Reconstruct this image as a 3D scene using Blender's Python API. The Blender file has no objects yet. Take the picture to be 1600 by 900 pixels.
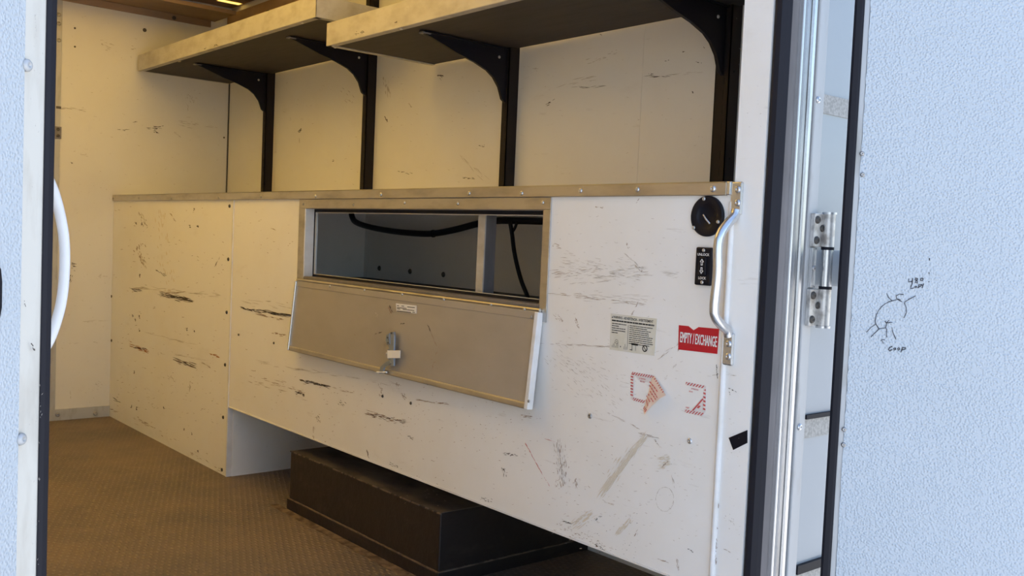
import bpy, math, random
from mathutils import Vector, Matrix
random.seed(7)
S = bpy.context.scene
COL = S.collection

# ------------------------------------------------------------------ camera
CAM = Vector((0.0, 0.0, 1.0))
YAW, PITCH, ROLL, FPX = 0.703369, 0.050817, 0.043140, 1497.36
def world_to_cam():
    ca, sa = math.cos(YAW), math.sin(YAW); cb, sb = math.cos(PITCH), math.sin(PITCH); cc, sc = math.cos(ROLL), math.sin(ROLL)
    base = Matrix(((1, 0, 0), (0, 0, -1), (0, 1, 0)))
    yaw = Matrix(((ca, -sa, 0), (sa, ca, 0), (0, 0, 1)))
    pit = Matrix(((1, 0, 0), (0, cb, -sb), (0, sb, cb)))
    rol = Matrix(((cc, -sc, 0), (sc, cc, 0), (0, 0, 1)))
    return rol @ pit @ base @ yaw
W2C = world_to_cam()
cd = bpy.data.cameras.new('camera'); cam = bpy.data.objects.new('camera', cd); COL.objects.link(cam)
cd.sensor_width = 36.0; cd.lens = FPX / 1600 * 36; cd.clip_start = 0.02; cd.clip_end = 500
r, d, f = W2C[0], W2C[1], W2C[2]
cam.matrix_world = Matrix(((r[0], -d[0], -f[0], CAM.x), (r[1], -d[1], -f[1], CAM.y), (r[2], -d[2], -f[2], CAM.z), (0, 0, 0, 1)))
S.camera = cam

# ------------------------------------------------------------------ world, sun, exposure
w = bpy.data.worlds.new('sky'); S.world = w; w.use_nodes = True
wn = w.node_tree; wn.nodes.clear()
sky = wn.nodes.new('ShaderNodeTexSky'); sky.sky_type = 'NISHITA'; sky.sun_disc = False
sky.sun_elevation = math.radians(63); sky.sun_rotation = math.radians(29); sky.air_density = 1.0; sky.dust_density = 1.5; sky.ozone_density = 1.0
bg = wn.nodes.new('ShaderNodeBackground'); bg.inputs[1].default_value = 0.46
wo = wn.nodes.new('ShaderNodeOutputWorld')
wn.links.new(sky.outputs[0], bg.inputs[0]); wn.links.new(bg.outputs[0], wo.inputs[0])
sl = bpy.data.lights.new('sun', 'SUN'); sl.energy = 11.5; sl.angle = math.radians(0.6); sl.color = (1.0, 0.95, 0.87)
sun = bpy.data.objects.new('sun', sl); COL.objects.link(sun)
SUN_FROM = Vector((0.22, 0.40, 0.90)).normalized()
sun.rotation_euler = SUN_FROM.to_track_quat('Z', 'Y').to_euler(); sun.location = (3, 8, 9)
S.view_settings.view_transform = 'Standard'; S.view_settings.look = 'None'; S.view_settings.gamma = 1
S.view_settings.use_curve_mapping = False; S.view_settings.exposure = 0.0

# ------------------------------------------------------------------ measuring helpers
def ray(px, py):
    return W2C.transposed() @ Vector(((px - 800) / FPX, (py - 450) / FPX, 1.0))
def hit(px, py, p, n):
    v = ray(px, py); return CAM + v * ((Vector(p) - CAM).dot(n) / v.dot(n))
def on_x(px, py, X): return hit(px, py, (X, 0, 0), Vector((1, 0, 0)))
def on_y(px, py, Y): return hit(px, py, (0, Y, 0), Vector((0, 1, 0)))

XP, XW, YB, YR = 1.608, 2.209, 5.066, 1.12      # lower lining face, side wall face, end wall face, rear frame face

# ------------------------------------------------------------------ materials
def nodes(name):
    m = bpy.data.materials.new(name); m.use_nodes = True
    nt = m.node_tree; return m, nt, nt.nodes['Principled BSDF']
def coords(nt, scale=(1, 1, 1), rot=(0, 0, 0)):
    g = nt.nodes.new('ShaderNodeNewGeometry'); mp = nt.nodes.new('ShaderNodeMapping')
    mp.inputs['Scale'].default_value = scale; mp.inputs['Rotation'].default_value = rot
    nt.links.new(g.outputs['Position'], mp.inputs[0]); return mp.outputs[0]
def noise(nt, scale, detail=4, stretch=(1, 1, 1), rough=0.55, rot=(0, 0, 0)):
    n = nt.nodes.new('ShaderNodeTexNoise'); n.inputs['Scale'].default_value = scale; n.inputs['Detail'].default_value = detail
    n.inputs['Roughness'].default_value = rough
    nt.links.new(coords(nt, stretch, rot), n.inputs['Vector']); return n.outputs['Fac']
def ramp(nt, src, lo, hi, a=0.0, b=1.0):
    mr = nt.nodes.new('ShaderNodeMapRange'); mr.inputs[1].default_value = lo; mr.inputs[2].default_value = hi
    mr.inputs[3].default_value = a; mr.inputs[4].default_value = b; nt.links.new(src, mr.inputs[0]); return mr.outputs[0]
def mix(nt, fac, a, b):
    mx = nt.nodes.new('ShaderNodeMix'); mx.data_type = 'RGBA'
    for s, v in ((mx.inputs[6], a), (mx.inputs[7], b)):
        if isinstance(v, tuple): s.default_value = (*v, 1)
        else: nt.links.new(v, s)
    nt.links.new(fac, mx.inputs[0]); return mx.outputs[2]
def bump(nt, b, h, strength, dist):
    bp = nt.nodes.new('ShaderNodeBump'); bp.inputs['Strength'].default_value = strength; bp.inputs['Distance'].default_value = dist
    nt.links.new(h, bp.inputs['Height']); nt.links.new(bp.outputs[0], b.inputs['Normal'])
def plain(name, col, rough=0.5, metal=0.0, col2=None, scale=8, lo=0.45, hi=0.7, stretch=(1, 1, 1), bmp=None):
    m, nt, b = nodes(name)
    b.inputs['Base Color'].default_value = (*col, 1); b.inputs['Roughness'].default_value = rough; b.inputs['Metallic'].default_value = metal
    if col2:
        nt.links.new(mix(nt, ramp(nt, noise(nt, scale, 5, stretch), lo, hi), col, col2), b.inputs['Base Color'])
    if bmp: bump(nt, b, noise(nt, bmp[0], 3), bmp[1], bmp[2])
    return m
def worn_paint(name, base, tan, dark, amount=0.5):
    m, nt, b = nodes(name)
    c = mix(nt, ramp(nt, noise(nt, 2.2, 6, (1, 1, 1), 0.62), 0.46, 0.78, 0, amount), base, tan)
    c = mix(nt, ramp(nt, noise(nt, 9, 6, (1, 0.35, 1.0), 0.7), 0.60, 0.82, 0, 0.38 * amount + .05), c, dark)
    c = mix(nt, ramp(nt, noise(nt, 60, 3, (1, 0.15, 1.0), 0.6), 0.68, 0.80, 0, 0.35), c, dark)
    nt.links.new(c, b.inputs['Base Color']); b.inputs['Roughness'].default_value = 0.42
    nt.links.new(ramp(nt, noise(nt, 5, 4), 0.3, 0.7, 0.34, 0.55), b.inputs['Roughness'])
    bump(nt, b, noise(nt, 14, 2), 0.05, 0.01)
    return m
def pebbled(name, base, scale=220, strength=0.75):
    m, nt, b = nodes(name)
    v = nt.nodes.new('ShaderNodeTexVoronoi'); v.feature = 'SMOOTH_F1'; v.inputs['Scale'].default_value = scale; v.inputs['Smoothness'].default_value = 0.45
    nt.links.new(coords(nt), v.inputs['Vector'])
    bump(nt, b, ramp(nt, v.outputs['Distance'], 0.12, 0.62, 1, 0), strength, 0.0014)
    nt.links.new(mix(nt, ramp(nt, noise(nt, 3, 4), 0.45, 0.75, 0, 0.35), base, tuple(x * 0.9 for x in base)), b.inputs['Base Color'])
    b.inputs['Roughness'].default_value = 0.32
    return m
M = {}
M['panel'] = worn_paint('worn white panel paint', (0.90, 0.895, 0.88), (0.80, 0.75, 0.66), (0.50, 0.45, 0.38), 0.5)
M['wallpaint'] = worn_paint('white wall lining', (0.76, 0.75, 0.725), (0.66, 0.60, 0.50), (0.45, 0.41, 0.36), 0.3)
M['white'] = plain('white paint', (0.80, 0.80, 0.80), 0.35, 0, (0.70, 0.68, 0.64), 12)
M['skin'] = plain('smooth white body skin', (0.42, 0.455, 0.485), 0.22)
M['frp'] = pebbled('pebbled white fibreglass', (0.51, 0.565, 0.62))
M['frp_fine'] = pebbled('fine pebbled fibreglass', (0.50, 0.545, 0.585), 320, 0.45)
M['alu'] = plain('brushed aluminium', (0.52, 0.52, 0.52), 0.34, 0.9, (0.36, 0.35, 0.34), 20, 0.45, 0.75, (1, 1, 0.25))
M['alu_bright'] = plain('bright aluminium', (0.66, 0.67, 0.68), 0.26, 0.85, (0.50, 0.50, 0.50), 25, 0.5, 0.8, (1, 1, 0.3))
M['alu_white'] = plain('weathered pale aluminium', (0.50, 0.51, 0.52), 0.5, 0.25, (0.38, 0.37, 0.35), 30, 0.5, 0.75, (1, 1, 0.3))
M['alu_cream'] = plain('creamy weathered strip', (0.72, 0.69, 0.62), 0.5, 0.2, (0.58, 0.54, 0.47), 30, 0.5, 0.75, (1, 1, 0.3))
M['rail'] = plain('rubbed rail aluminium', (0.56, 0.53, 0.48), 0.36, 0.85, (0.40, 0.37, 0.33), 22, 0.45, 0.75, (1, 0.35, 1.2))
M['alu_grey'] = plain('dull grey frame metal', (0.25, 0.235, 0.24), 0.55, 0.55, (0.18, 0.17, 0.17), 14, 0.45, 0.75, (1, 1, 0.3))
M['lip'] = plain('worn shelf lip aluminium', (0.60, 0.58, 0.54), 0.5, 0.35, (0.45, 0.42, 0.37), 16, 0.42, 0.75, (1, 0.7, 1.4))
M['hatch'] = plain('dull aluminium sheet', (0.46, 0.43, 0.39), 0.45, 0.45, (0.40, 0.37, 0.33), 10, 0.4, 0.8, (1, .5, 1))
M['steel'] = plain('zinc plated steel', (0.62, 0.63, 0.65), 0.3, 0.9)
M['hinge'] = plain('worn hinge aluminium', (0.70, 0.68, 0.65), 0.42, 0.6, (0.38, 0.35, 0.32), 38, 0.48, 0.68)
M['screw'] = plain('screw head', (0.42, 0.41, 0.40), 0.4, 0.85)
M['rivet_dark'] = plain('dark rivet and joint shadow', (0.10, 0.09, 0.08), 0.5, 0.5)
M['black'] = plain('black powder coat', (0.006, 0.006, 0.011), 0.5)
M['black'].node_tree.nodes['Principled BSDF'].inputs['Specular IOR Level'].default_value = 0.25
M['flange'] = plain('dull flange metal', (0.42, 0.40, 0.37), 0.6, 0.1, (0.30, 0.28, 0.26), 18)
M['latch'] = plain('blue grey plated steel', (0.30, 0.34, 0.40), 0.38, 0.55)
M['dust'] = plain('dusty box top', (0.105, 0.082, 0.060), 0.85, 0, (0.03, 0.022, 0.018), 9, 0.4, 0.68, (1, 0.7, 1))
M['upright'] = plain('black brown steel', (0.014, 0.010, 0.010), 0.55, 0.0)
M['upright'].node_tree.nodes['Principled BSDF'].inputs['Specular IOR Level'].default_value = 0.25
M['slot'] = plain('slot shadow', (0.003, 0.003, 0.003), 0.8)
M['rubber'] = plain('black rubber seal', (0.008, 0.008, 0.014), 0.6)
M['rubber'].node_tree.nodes['Principled BSDF'].inputs['Specular IOR Level'].default_value = 0.3
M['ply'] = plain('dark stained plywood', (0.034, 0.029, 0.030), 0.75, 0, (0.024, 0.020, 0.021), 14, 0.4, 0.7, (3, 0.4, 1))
M['boxblack'] = plain('scuffed black wheel box paint', (0.018, 0.012, 0.010), 0.55, 0, (0.055, 0.038, 0.028), 7, 0.55, 0.85, (1, 0.6, 2.5), (30, 0.25, 0.01))
M['boxedge'] = plain('rubbed raw edge', (0.16, 0.115, 0.08), 0.7, 0, (0.05, 0.035, 0.025), 30)
M['dirt'] = plain('dusty sealant', (0.20, 0.14, 0.09), 0.9, 0, (0.07, 0.045, 0.03), 26, 0.4, 0.6)
M['brown'] = plain('brown primed roof timber', (0.36, 0.24, 0.15), 0.6, 0, (0.28, 0.18, 0.11), 6, 0.4, 0.7, (0.3, 1, 1))
M['scuff'] = plain('dark scuff', (0.075, 0.058, 0.045), 0.7)
M['scuffb'] = plain('brown scuff', (0.36, 0.26, 0.19), 0.7)
M['smudge'] = plain('tan smudge', (0.76, 0.69, 0.57), 0.7)
M['greysc'] = plain('grey scuff', (0.52, 0.48, 0.43), 0.7)
M['rust'] = plain('rust streak', (0.42, 0.17, 0.045), 0.8)
M['redmark'] = plain('red pencil', (0.62, 0.20, 0.18), 0.8)
M['ink'] = plain('black marker ink', (0.03, 0.03, 0.04), 0.6)
M['red'] = plain('red vinyl', (0.50, 0.012, 0.025), 0.35)
M['sealred'] = plain('red seal print', (0.60, 0.10, 0.10), 0.5)
M['sealpaper'] = plain('seal paper', (0.78, 0.74, 0.72), 0.5)
M['sealpeach'] = plain('peeled seal back', (0.88, 0.72, 0.62), 0.5)
M['paper'] = plain('aged white sticker', (0.74, 0.72, 0.64), 0.45, 0, (0.68, 0.65, 0.52), 20)
M['print'] = plain('printed black', (0.04, 0.04, 0.04), 0.5)
M['printw'] = plain('printed white', (0.82, 0.82, 0.82), 0.5)
M['tape'] = plain('weathered reflective tape', (0.50, 0.49, 0.47), 0.6, 0.2, (0.36, 0.35, 0.33), 150, 0.4, 0.6)
M['ground'] = plain('pale concrete lot', (0.46, 0.45, 0.43), 0.9, 0, (0.38, 0.37, 0.36), 2)
M['roofskin'] = plain('roof skin', (0.7, 0.7, 0.7), 0.5)
# brown tread floor
m, nt, b = nodes('brown tread floor')
c = mix(nt, ramp(nt, noise(nt, 2.0, 6, (1, 1, 1), 0.65), 0.38, 0.68), (0.185, 0.136, 0.10), (0.108, 0.086, 0.072))
c = mix(nt, ramp(nt, noise(nt, 11, 6, (1, 1, 1), 0.7), 0.55, 0.8, 0, 0.6), c, (0.27, 0.205, 0.15))
v = nt.nodes.new('ShaderNodeTexVoronoi'); v.feature = 'F1'; v.inputs['Scale'].default_value = 60; v.inputs['Randomness'].default_value = 0.12
nt.links.new(coords(nt, (1.0, 0.55, 1), (0, 0, math.radians(38))), v.inputs['Vector'])
h = ramp(nt, v.outputs['Distance'], 0.10, 0.34, 1, 0)
c = mix(nt, ramp(nt, h, 0.0, 1.0, 0, 0.30), c, (0.36, 0.29, 0.22))
nt.links.new(c, b.inputs['Base Color']); bump(nt, b, h, 0.8, 0.004); b.inputs['Roughness'].default_value = 0.6
M['floor'] = m
# translucent amber roof sheet
m = bpy.data.materials.new('amber translucent roof sheet'); m.use_nodes = True; nt = m.node_tree; nt.nodes.clear()
tr = nt.nodes.new('ShaderNodeBsdfTranslucent'); tr.inputs[0].default_value = (0.93, 0.725, 0.32, 1)
df = nt.nodes.new('ShaderNodeBsdfDiffuse'); df.inputs[0].default_value = (0.75, 0.62, 0.35, 1)
mxs = nt.nodes.new('ShaderNodeMixShader'); mxs.inputs[0].default_value = 0.2
out = nt.nodes.new('ShaderNodeOutputMaterial')
nt.links.new(tr.outputs[0], mxs.inputs[1]); nt.links.new(df.outputs[0], mxs.inputs[2]); nt.links.new(mxs.outputs[0], out.inputs[0])
M['amber'] = m

# ------------------------------------------------------------------ mesh helpers
class MB:
    def __init__(s): s.v, s.f, s.mi = [], [], []
    def add(s, vs, fs, mi=0):
        o = len(s.v); s.v += [Vector(p) for p in vs]
        for f_ in fs: s.f.append([i + o for i in f_]); s.mi.append(mi)
        return s
    def box(s, x0, x1, y0, y1, z0, z1, mi=0):
        P = [(x, y, z) for x in (x0, x1) for y in (y0, y1) for z in (z0, z1)]
        return s.add(P, [(0, 1, 3, 2), (4, 6, 7, 5), (0, 4, 5, 1), (2, 3, 7, 6), (0, 2, 6, 4), (1, 5, 7, 3)], mi)
    def obox(s, o, a, b_, c, mi=0):     # corner + three edge vectors
        o, a, b_, c = map(Vector, (o, a, b_, c))
        P = [o + a * i + b_ * j + c * k for i in (0, 1) for j in (0, 1) for k in (0, 1)]
        return s.add(P, [(0, 1, 3, 2), (4, 6, 7, 5), (0, 4, 5, 1), (2, 3, 7, 6), (0, 2, 6, 4), (1, 5, 7, 3)], mi)
    def prism(s, pts, off, mi=0):
        n = len(pts); pts = [Vector(p) for p in pts]; off = Vector(off)
        return s.add(pts + [p + off for p in pts], [list(range(n))[::-1], list(range(n, 2 * n))] + [(i, (i + 1) % n, n + (i + 1) % n, n + i) for i in range(n)], mi)
    def tube(s, path, rad, n=12, mi=0, flat=None):
        path = [Vector(p) for p in path]; rings = []
        rads = rad if isinstance(rad, (list, tuple)) else [rad] * len(path)
        prev = None
        for i, p in enumerate(path):
            t = (path[min(i + 1, len(path) - 1)] - path[max(i - 1, 0)]).normalized()
            if prev is None:
                u = t.orthogonal().normalized()
            else:
                u = (prev - t * prev.dot(t)).normalized()
            prev = u; w_ = t.cross(u)
            rings.append([p + (u * math.cos(2 * math.pi * k / n) + w_ * math.sin(2 * math.pi * k / n)) * rads[i] for k in range(n)])
        vs = [q for R_ in rings for q in R_]; fs = []
        for i in range(len(rings) - 1):
            for k in range(n):
                fs.append((i * n + k, i * n + (k + 1) % n, (i + 1) * n + (k + 1) % n, (i + 1) * n + k))
        fs.append(list(range(n))[::-1]); fs.append([(len(rings) - 1) * n + k for k in range(n)])
        return s.add(vs, fs, mi)
    def lathe(s, c, axis, prof, n=28, mi=0):    # prof: (radius, distance along axis)
        c = Vector(c); a = Vector(axis).normalized(); u = a.orthogonal().normalized(); w_ = a.cross(u)
        vs = []; fs = []
        for (r_, h_) in prof:
            for k in range(n):
                t = 2 * math.pi * k / n; vs.append(c + a * h_ + (u * math.cos(t) + w_ * math.sin(t)) * r_)
        for i in range(len(prof) - 1):
            for k in range(n): fs.append((i * n + k, i * n + (k + 1) % n, (i + 1) * n + (k + 1) % n, (i + 1) * n + k))
        if prof[0][0] > 1e-6: fs.append(list(range(n))[::-1])
        if prof[-1][0] > 1e-6: fs.append([(len(prof) - 1) * n + k for k in range(n)])
        return s.add(vs, fs, mi)
    def build(s, name, mats, parent=None, bevel=0, smooth=False):
        if not isinstance(mats, (list, tuple)): mats = [mats]
        if parent is None:
            xs, ys, zs = zip(*[(p.x, p.y, p.z) for p in s.v])
            L = Vector(((min(xs) + max(xs)) / 2, (min(ys) + max(ys)) / 2, min(zs)))
        else:
            L = wloc(parent)
        me = bpy.data.meshes.new(name); me.from_pydata([tuple(p - L) for p in s.v], [], s.f)
        for k in mats: me.materials.append(M[k])
        me.polygons.foreach_set('material_index', s.mi)
        o = bpy.data.objects.new(name, me); COL.objects.link(o)
        if parent is None: o.location = L
        else: o.parent = parent
        if bevel:
            md = o.modifiers.new('bevel', 'BEVEL'); md.width = bevel; md.segments = 2; md.limit_method = 'ANGLE'; md.angle_limit = math.radians(40)
        if smooth:
            me.polygons.foreach_set('use_smooth', [True] * len(me.polygons))
            try: me.set_sharp_from_angle(angle=math.radians(38))
            except Exception: pass
        me.update(); return o
def wloc(o):
    L = Vector(o.location)
    while o.parent: o = o.parent; L = L + Vector(o.location)
    return L
def tag(o, label, cat=None, group=None, kind=None):
    o['label'] = label
    if cat: o['category'] = cat
    if group: o['group'] = group
    if kind: o['kind'] = kind
    return o
def thing(name, loc, label, cat, group=None, kind=None):
    o = bpy.data.objects.new(name, None); COL.objects.link(o); o.location = loc; o.empty_display_size = 0.05
    return tag(o, label, cat, group, kind)
def box(name, x0, x1, y0, y1, z0, z1, mat, parent=None, bevel=0):
    return MB().box(x0, x1, y0, y1, z0, z1).build(name, mat, parent, bevel)
_screw = {}
def screw(p, axis, r_, mat, parent, name='screw'):
    """domed head sitting on a surface, facing along axis; alike heads share one mesh"""
    key = (round(r_, 4), mat, tuple(round(a, 3) for a in axis))
    if key not in _screw:
        mb = MB().lathe((0, 0, 0), axis, [(r_, -0.0005), (r_ * .97, r_ * .22), (r_ * .75, r_ * .48), (r_ * .35, r_ * .60), (r_ * .28, r_ * .42), (0.0, r_ * .42)], 10)
        me = bpy.data.meshes.new(name); me.from_pydata([tuple(q) for q in mb.v], [], mb.f); me.materials.append(M[mat])
        me.polygons.foreach_set('use_smooth', [True] * len(me.polygons)); _screw[key] = me
    o = bpy.data.objects.new(name, _screw[key]); COL.objects.link(o); o.parent = parent; o.location = Vector(p) - wloc(parent); return o
def text(body, origin, right, up, size, mat, parent, name='lettering', xs=1.0, bold=0.0, align='CENTER', fit=None, heavy=0.0):
    cu = bpy.data.curves.new(name, 'FONT'); cu.body = body; cu.size = size; cu.offset = bold * size; cu.align_x = align; cu.align_y = 'CENTER'; cu.resolution_u = 2
    t = bpy.data.objects.new(name, cu); COL.objects.link(t)
    me = bpy.data.meshes.new_from_object(t.evaluated_get(bpy.context.evaluated_depsgraph_get()))
    bpy.data.objects.remove(t); bpy.data.curves.remove(cu)
    right = Vector(right).normalized(); up = Vector(up).normalized()
    if fit: xs = fit / (max(v_.co.x for v_ in me.vertices) - min(v_.co.x for v_ in me.vertices))
    L = wloc(parent)
    for v_ in me.vertices: v_.co = Vector(origin) - L + right * v_.co.x * xs + up * v_.co.y
    if heavy:      # thicker strokes: copies nudged sideways and up, each a hair in front of the last
        nrm = right.cross(up); vs = []; fs = []
        for k, (a, c_) in enumerate(((-1, -.5), (1, .5), (-1, .5), (1, -.5))):
            off = right * a * heavy + up * c_ * heavy + nrm * 0.00006 * k; o_ = len(vs)
            vs += [tuple(v_.co + off) for v_ in me.vertices]; fs += [[i + o_ for i in p.vertices] for p in me.polygons]
        me = bpy.data.meshes.new(name); me.from_pydata(vs, [], fs)
    me.materials.clear(); me.materials.append(M[mat]); me.name = name
    o = bpy.data.objects.new(name, me); COL.objects.link(o); o.parent = parent; return o

# slivers: ragged scratches lying on a plane
def scuffs(name, parent, marks, p, n, lift, mats):
    """marks: (x1,y1,x2,y2, spread, count, length, width, material) measured on the panel; turned into slivers on its surface"""
    mb = MB(); n = Vector(n)
    for (x1, y1, x2, y2, sp, cnt, ln, wd, mi) in marks:
        dx, dy = x2 - x1, y2 - y1; L = math.hypot(dx, dy) or 1; ux, uy = dx / L, dy / L
        for _ in range(cnt):
            t = random.random(); o = random.gauss(0, sp); a = random.gauss(0, 0.10)
            cx, cy = x1 + dx * t - uy * o, y1 + dy * t + ux * o
            l = ln * random.uniform(0.3, 0.95) / 2; w_ = wd * random.uniform(0.3, 0.8) / 2
            ax, ay = ux * math.cos(a) - uy * math.sin(a), ux * math.sin(a) + uy * math.cos(a)
            pts = []
            for (s_, q) in ((-1, 0.0), (-0.45, 1.0), (0.35, 0.8), (1, 0.0), (0.4, -0.9), (-0.3, -0.7)):
                q *= random.uniform(0.5, 1.1)
                pts.append(hit(cx + ax * l * s_ - ay * w_ * q, cy + ay * l * s_ + ax * w_ * q, p, n) + n * lift * random.uniform(0.7, 1.3))
            mb.add(pts, [(0, 1, 2, 3, 4, 5)], mi)
    o = mb.build(name, mats, parent); o['kind'] = 'stuff'; return o
def specks(x0, y0, x1, y1, cnt, mi, ln=4, wd=1.4, vert=False):
    out_ = []
    for _ in range(cnt):
        x, y = random.uniform(x0, x1), random.uniform(y0, y1); a = random.uniform(-0.4, 0.7) + (1.4 if vert else 0)
        out_.append((x, y, x + 3 * math.cos(a), y + 3 * math.sin(a), 0.3, 1, ln, wd, mi))
    return out_

# ================================================================== THE SETTING
tag(box('ground', -60, 60, -60, 80, -0.85, -0.80, 'ground'), 'pale concrete lot around the truck', 'ground', kind='structure')
tag(box('floor', -0.34, 2.30, 1.10, 5.15, -0.06, 0.0, 'floor'), 'rust brown tread plate cargo floor', 'floor', kind='structure')

# --- side wall behind the shelves
wr = thing('wall_right', (XW, 3.1, 0), 'white panelled cargo side wall behind the shelves', 'wall', kind='structure')
for (y0, y1) in ((1.20, 2.029), (2.0298, 3.576), (3.578, YB)):
    box('wall_panel', XW, XW + 0.02, y0, y1, 0.0, 2.2, 'wallpaint', wr)
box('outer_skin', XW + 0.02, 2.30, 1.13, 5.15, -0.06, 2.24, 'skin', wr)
for p in [(593, 419), (641, 424), (693, 429), (835, 469)]:
    screw(on_x(*p, XW), (-1, 0, 0), 0.011, 'rivet_dark', wr, 'bolt')
mk = [(872, 133, 935, 120, 2, 9, 26, 2, 1), (898, 137, 942, 135, 1.0, 8, 24, 1.2, 0), (918, 96, 970, 82, 4, 16, 10, 1.5, 1),
      (1008, 120, 1048, 118, 1.2, 10, 22, 1.4, 0), (1050, 117, 1100, 112, 1, 6, 26, 1.1, 1), (855, 162, 868, 156, 2, 7, 9, 1.8, 0), (816, 103, 846, 110, 2, 6, 10, 1.4, 1),
      (1013, 114, 1022, 117, 1, 4, 4, 2, 0), (1040, 95, 1047, 95, .6, 3, 4, 2, 0), (1064, 81, 1069, 81, .5, 4, 5, 2.2, 0), (1088, 97, 1096, 99, .6, 4, 4, 2.4, 0), (1080, 141, 1084, 146, .8, 5, 5, 2.2, 0),
      (1074, 28, 1080, 27, .6, 5, 5, 2, 0), (936, 54, 940, 54, .6, 3, 4, 2, 0), (1099, 74, 1101, 75, .5, 3, 3, 2, 0), (684, 118, 694, 119, .7, 8, 7, 2.5, 0), (688, 115, 689, 125, .8, 4, 5, 2, 0),
      (603, 120, 607, 152, 2.5, 20, 12, 2, 1), (601, 182, 606, 190, 1, 6, 6, 2, 0), (639, 162, 642, 168, 1, 6, 5, 2.2, 1), (722, 246, 752, 280, .8, 8, 22, 1.3, 1), (735, 258, 766, 282, .8, 8, 20, 1.2, 1), (724, 277, 744, 280, 1.2, 9, 8, 1.8, 0),
      (749, 228, 757, 229, 1.3, 8, 4, 1.8, 0), (620, 267, 647, 272, 1, 8, 7, 1.6, 0), (466, 204, 471, 203, .8, 8, 5, 2.5, 0), (468, 204, 468, 226, .3, 4, 12, 1, 1), (519, 252, 523, 250, .8, 4, 5, 1.8, 0), (532, 140, 551, 160, 4, 10, 8, 2, 1)]
mk += specks(600, 110, 780, 285, 40, 1, 5, 1.3) + specks(440, 130, 560, 290, 26, 1, 5, 1.2) + specks(830, 90, 1100, 280, 46, 1, 5, 1.1)
scuffs('scuff_marks', wr, mk, (XW, 0, 0), (-1, 0, 0), 0.0008, ['scuff', 'greysc'])

# --- end wall (bulkhead)
wf = thing('wall_front', (1.2, YB, 0), 'cream bulkhead at the far end of the cargo box', 'wall', kind='structure')
box('bulkhead_panel', 1.345, 2.23, YB, YB + 0.03, 0.0, 2.24, 'wallpaint', wf)
box('bulkhead_panel', -0.34, 0.62, YB, YB + 0.03, 0.0, 2.24, 'wallpaint', wf)
box('passage_door', 0.62, 1.27, YB + 0.02, YB + 0.05, 0.0, 2.24, 'wallpaint', wf)
fr = box('door_post', 1.255, 1.345, YB - 0.006, YB + 0.03, 0.0, 2.24, 'alu_white', wf, 0.001)
for p in [(92, 23), (92, 37), (92, 63)]: screw(on_y(*p, YB - 0.006), (0, -1, 0), 0.010, 'screw', fr)
q = on_y(91, 207, YB)
hp = box('hinge_plate', q.x - 0.035, q.x + 0.012, YB - 0.010, YB - 0.006, q.z - 0.030, q.z + 0.028, 'alu_grey', fr)
for p in [(91, 202), (91, 212)]: screw(on_y(*p, YB - 0.010), (0, -1, 0), 0.008, 'rivet_dark', fr)
q = on_y(92, 168, YB - .006); box('latch_slot', q.x - .013, q.x + .010, YB - .0075, YB - .006, q.z - .006, q.z + .006, 'rivet_dark', fr)
for p in [(226, 47), (117, 44), (117, 73), (350, 215)]: screw(on_y(*p, YB), (0, -1, 0), 0.010 if p[0] == 226 else 0.005, 'rivet_dark', wf, 'rivet')
mk = [(97, 169, 132, 172, 1.2, 16, 14, 1.6, 1), (100, 413, 118, 416, 3, 20, 8, 2, 0), (208, 191, 214, 190, 1, 5, 6, 1.6, 0), (185, 202, 205, 203, 1, 8, 10, 1.5, 0), (230, 199, 255, 200, 2, 14, 12, 1.6, 0), (240, 205, 248, 208, 1, 6, 6, 1.5, 0),
      (280, 190, 310, 195, 4, 22, 12, 1.5, 1), (315, 199, 345, 200, 1, 6, 14, 1.1, 1), (292, 146, 303, 160, 2, 16, 5, 1.4, 1), (293, 162, 294, 172, 1, 5, 6, 1.3, 1), (155, 68, 180, 74, 3, 14, 8, 2, 1), (203, 75, 210, 78, 1.5, 6, 6, 2, 1),
      (127, 241, 141, 243, 1, 5, 7, 1.2, 1), (107, 253, 113, 255, .6, 4, 5, 2, 0), (272, 208, 285, 213, 1, 6, 8, 1.4, 1), (146, 534, 153, 537, 1, 5, 5, 1.3, 1), (100, 537, 122, 536, .5, 3, 14, 1, 1), (105, 504, 166, 500, .6, 6, 26, 1, 1),
      (110, 610, 111, 622, .4, 4, 8, 1.2, 1), (145, 600, 160, 606, 4, 12, 5, 1.2, 1), (150, 430, 168, 432, 1.5, 10, 6, 1.4, 1), (112, 430, 107, 440, 1.5, 8, 6, 1.4, 0)]
mk += specks(100, 90, 340, 300, 60, 1, 5, 1.1) + specks(95, 330, 165, 630, 30, 1, 4, 1.1)
scuffs('scuff_marks', wf, mk, (0, YB, 0), (0, -1, 0), 0.0012, ['scuff', 'greysc'])
box('corner_joint_shadow', XW - 0.006, XW, YB - 0.006, YB - .0003, 1.137, 2.062, 'rivet_dark', wf)  # dark strip standing in for the shadow where bulkhead and side wall meet
bb = box('baseboard_front', 1.26, XP - 0.001, YB - 0.012, YB - 0.001, 0.0, 0.055, 'alu_white', None, 0.001)
tag(bb, 'scuffed metal kick strip at the foot of the bulkhead', 'baseboard', kind='structure')
for p in [(90, 648), (149, 646)]: screw(on_y(*p, YB - 0.012), (0, -1, 0), 0.011, 'screw', bb)

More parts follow.
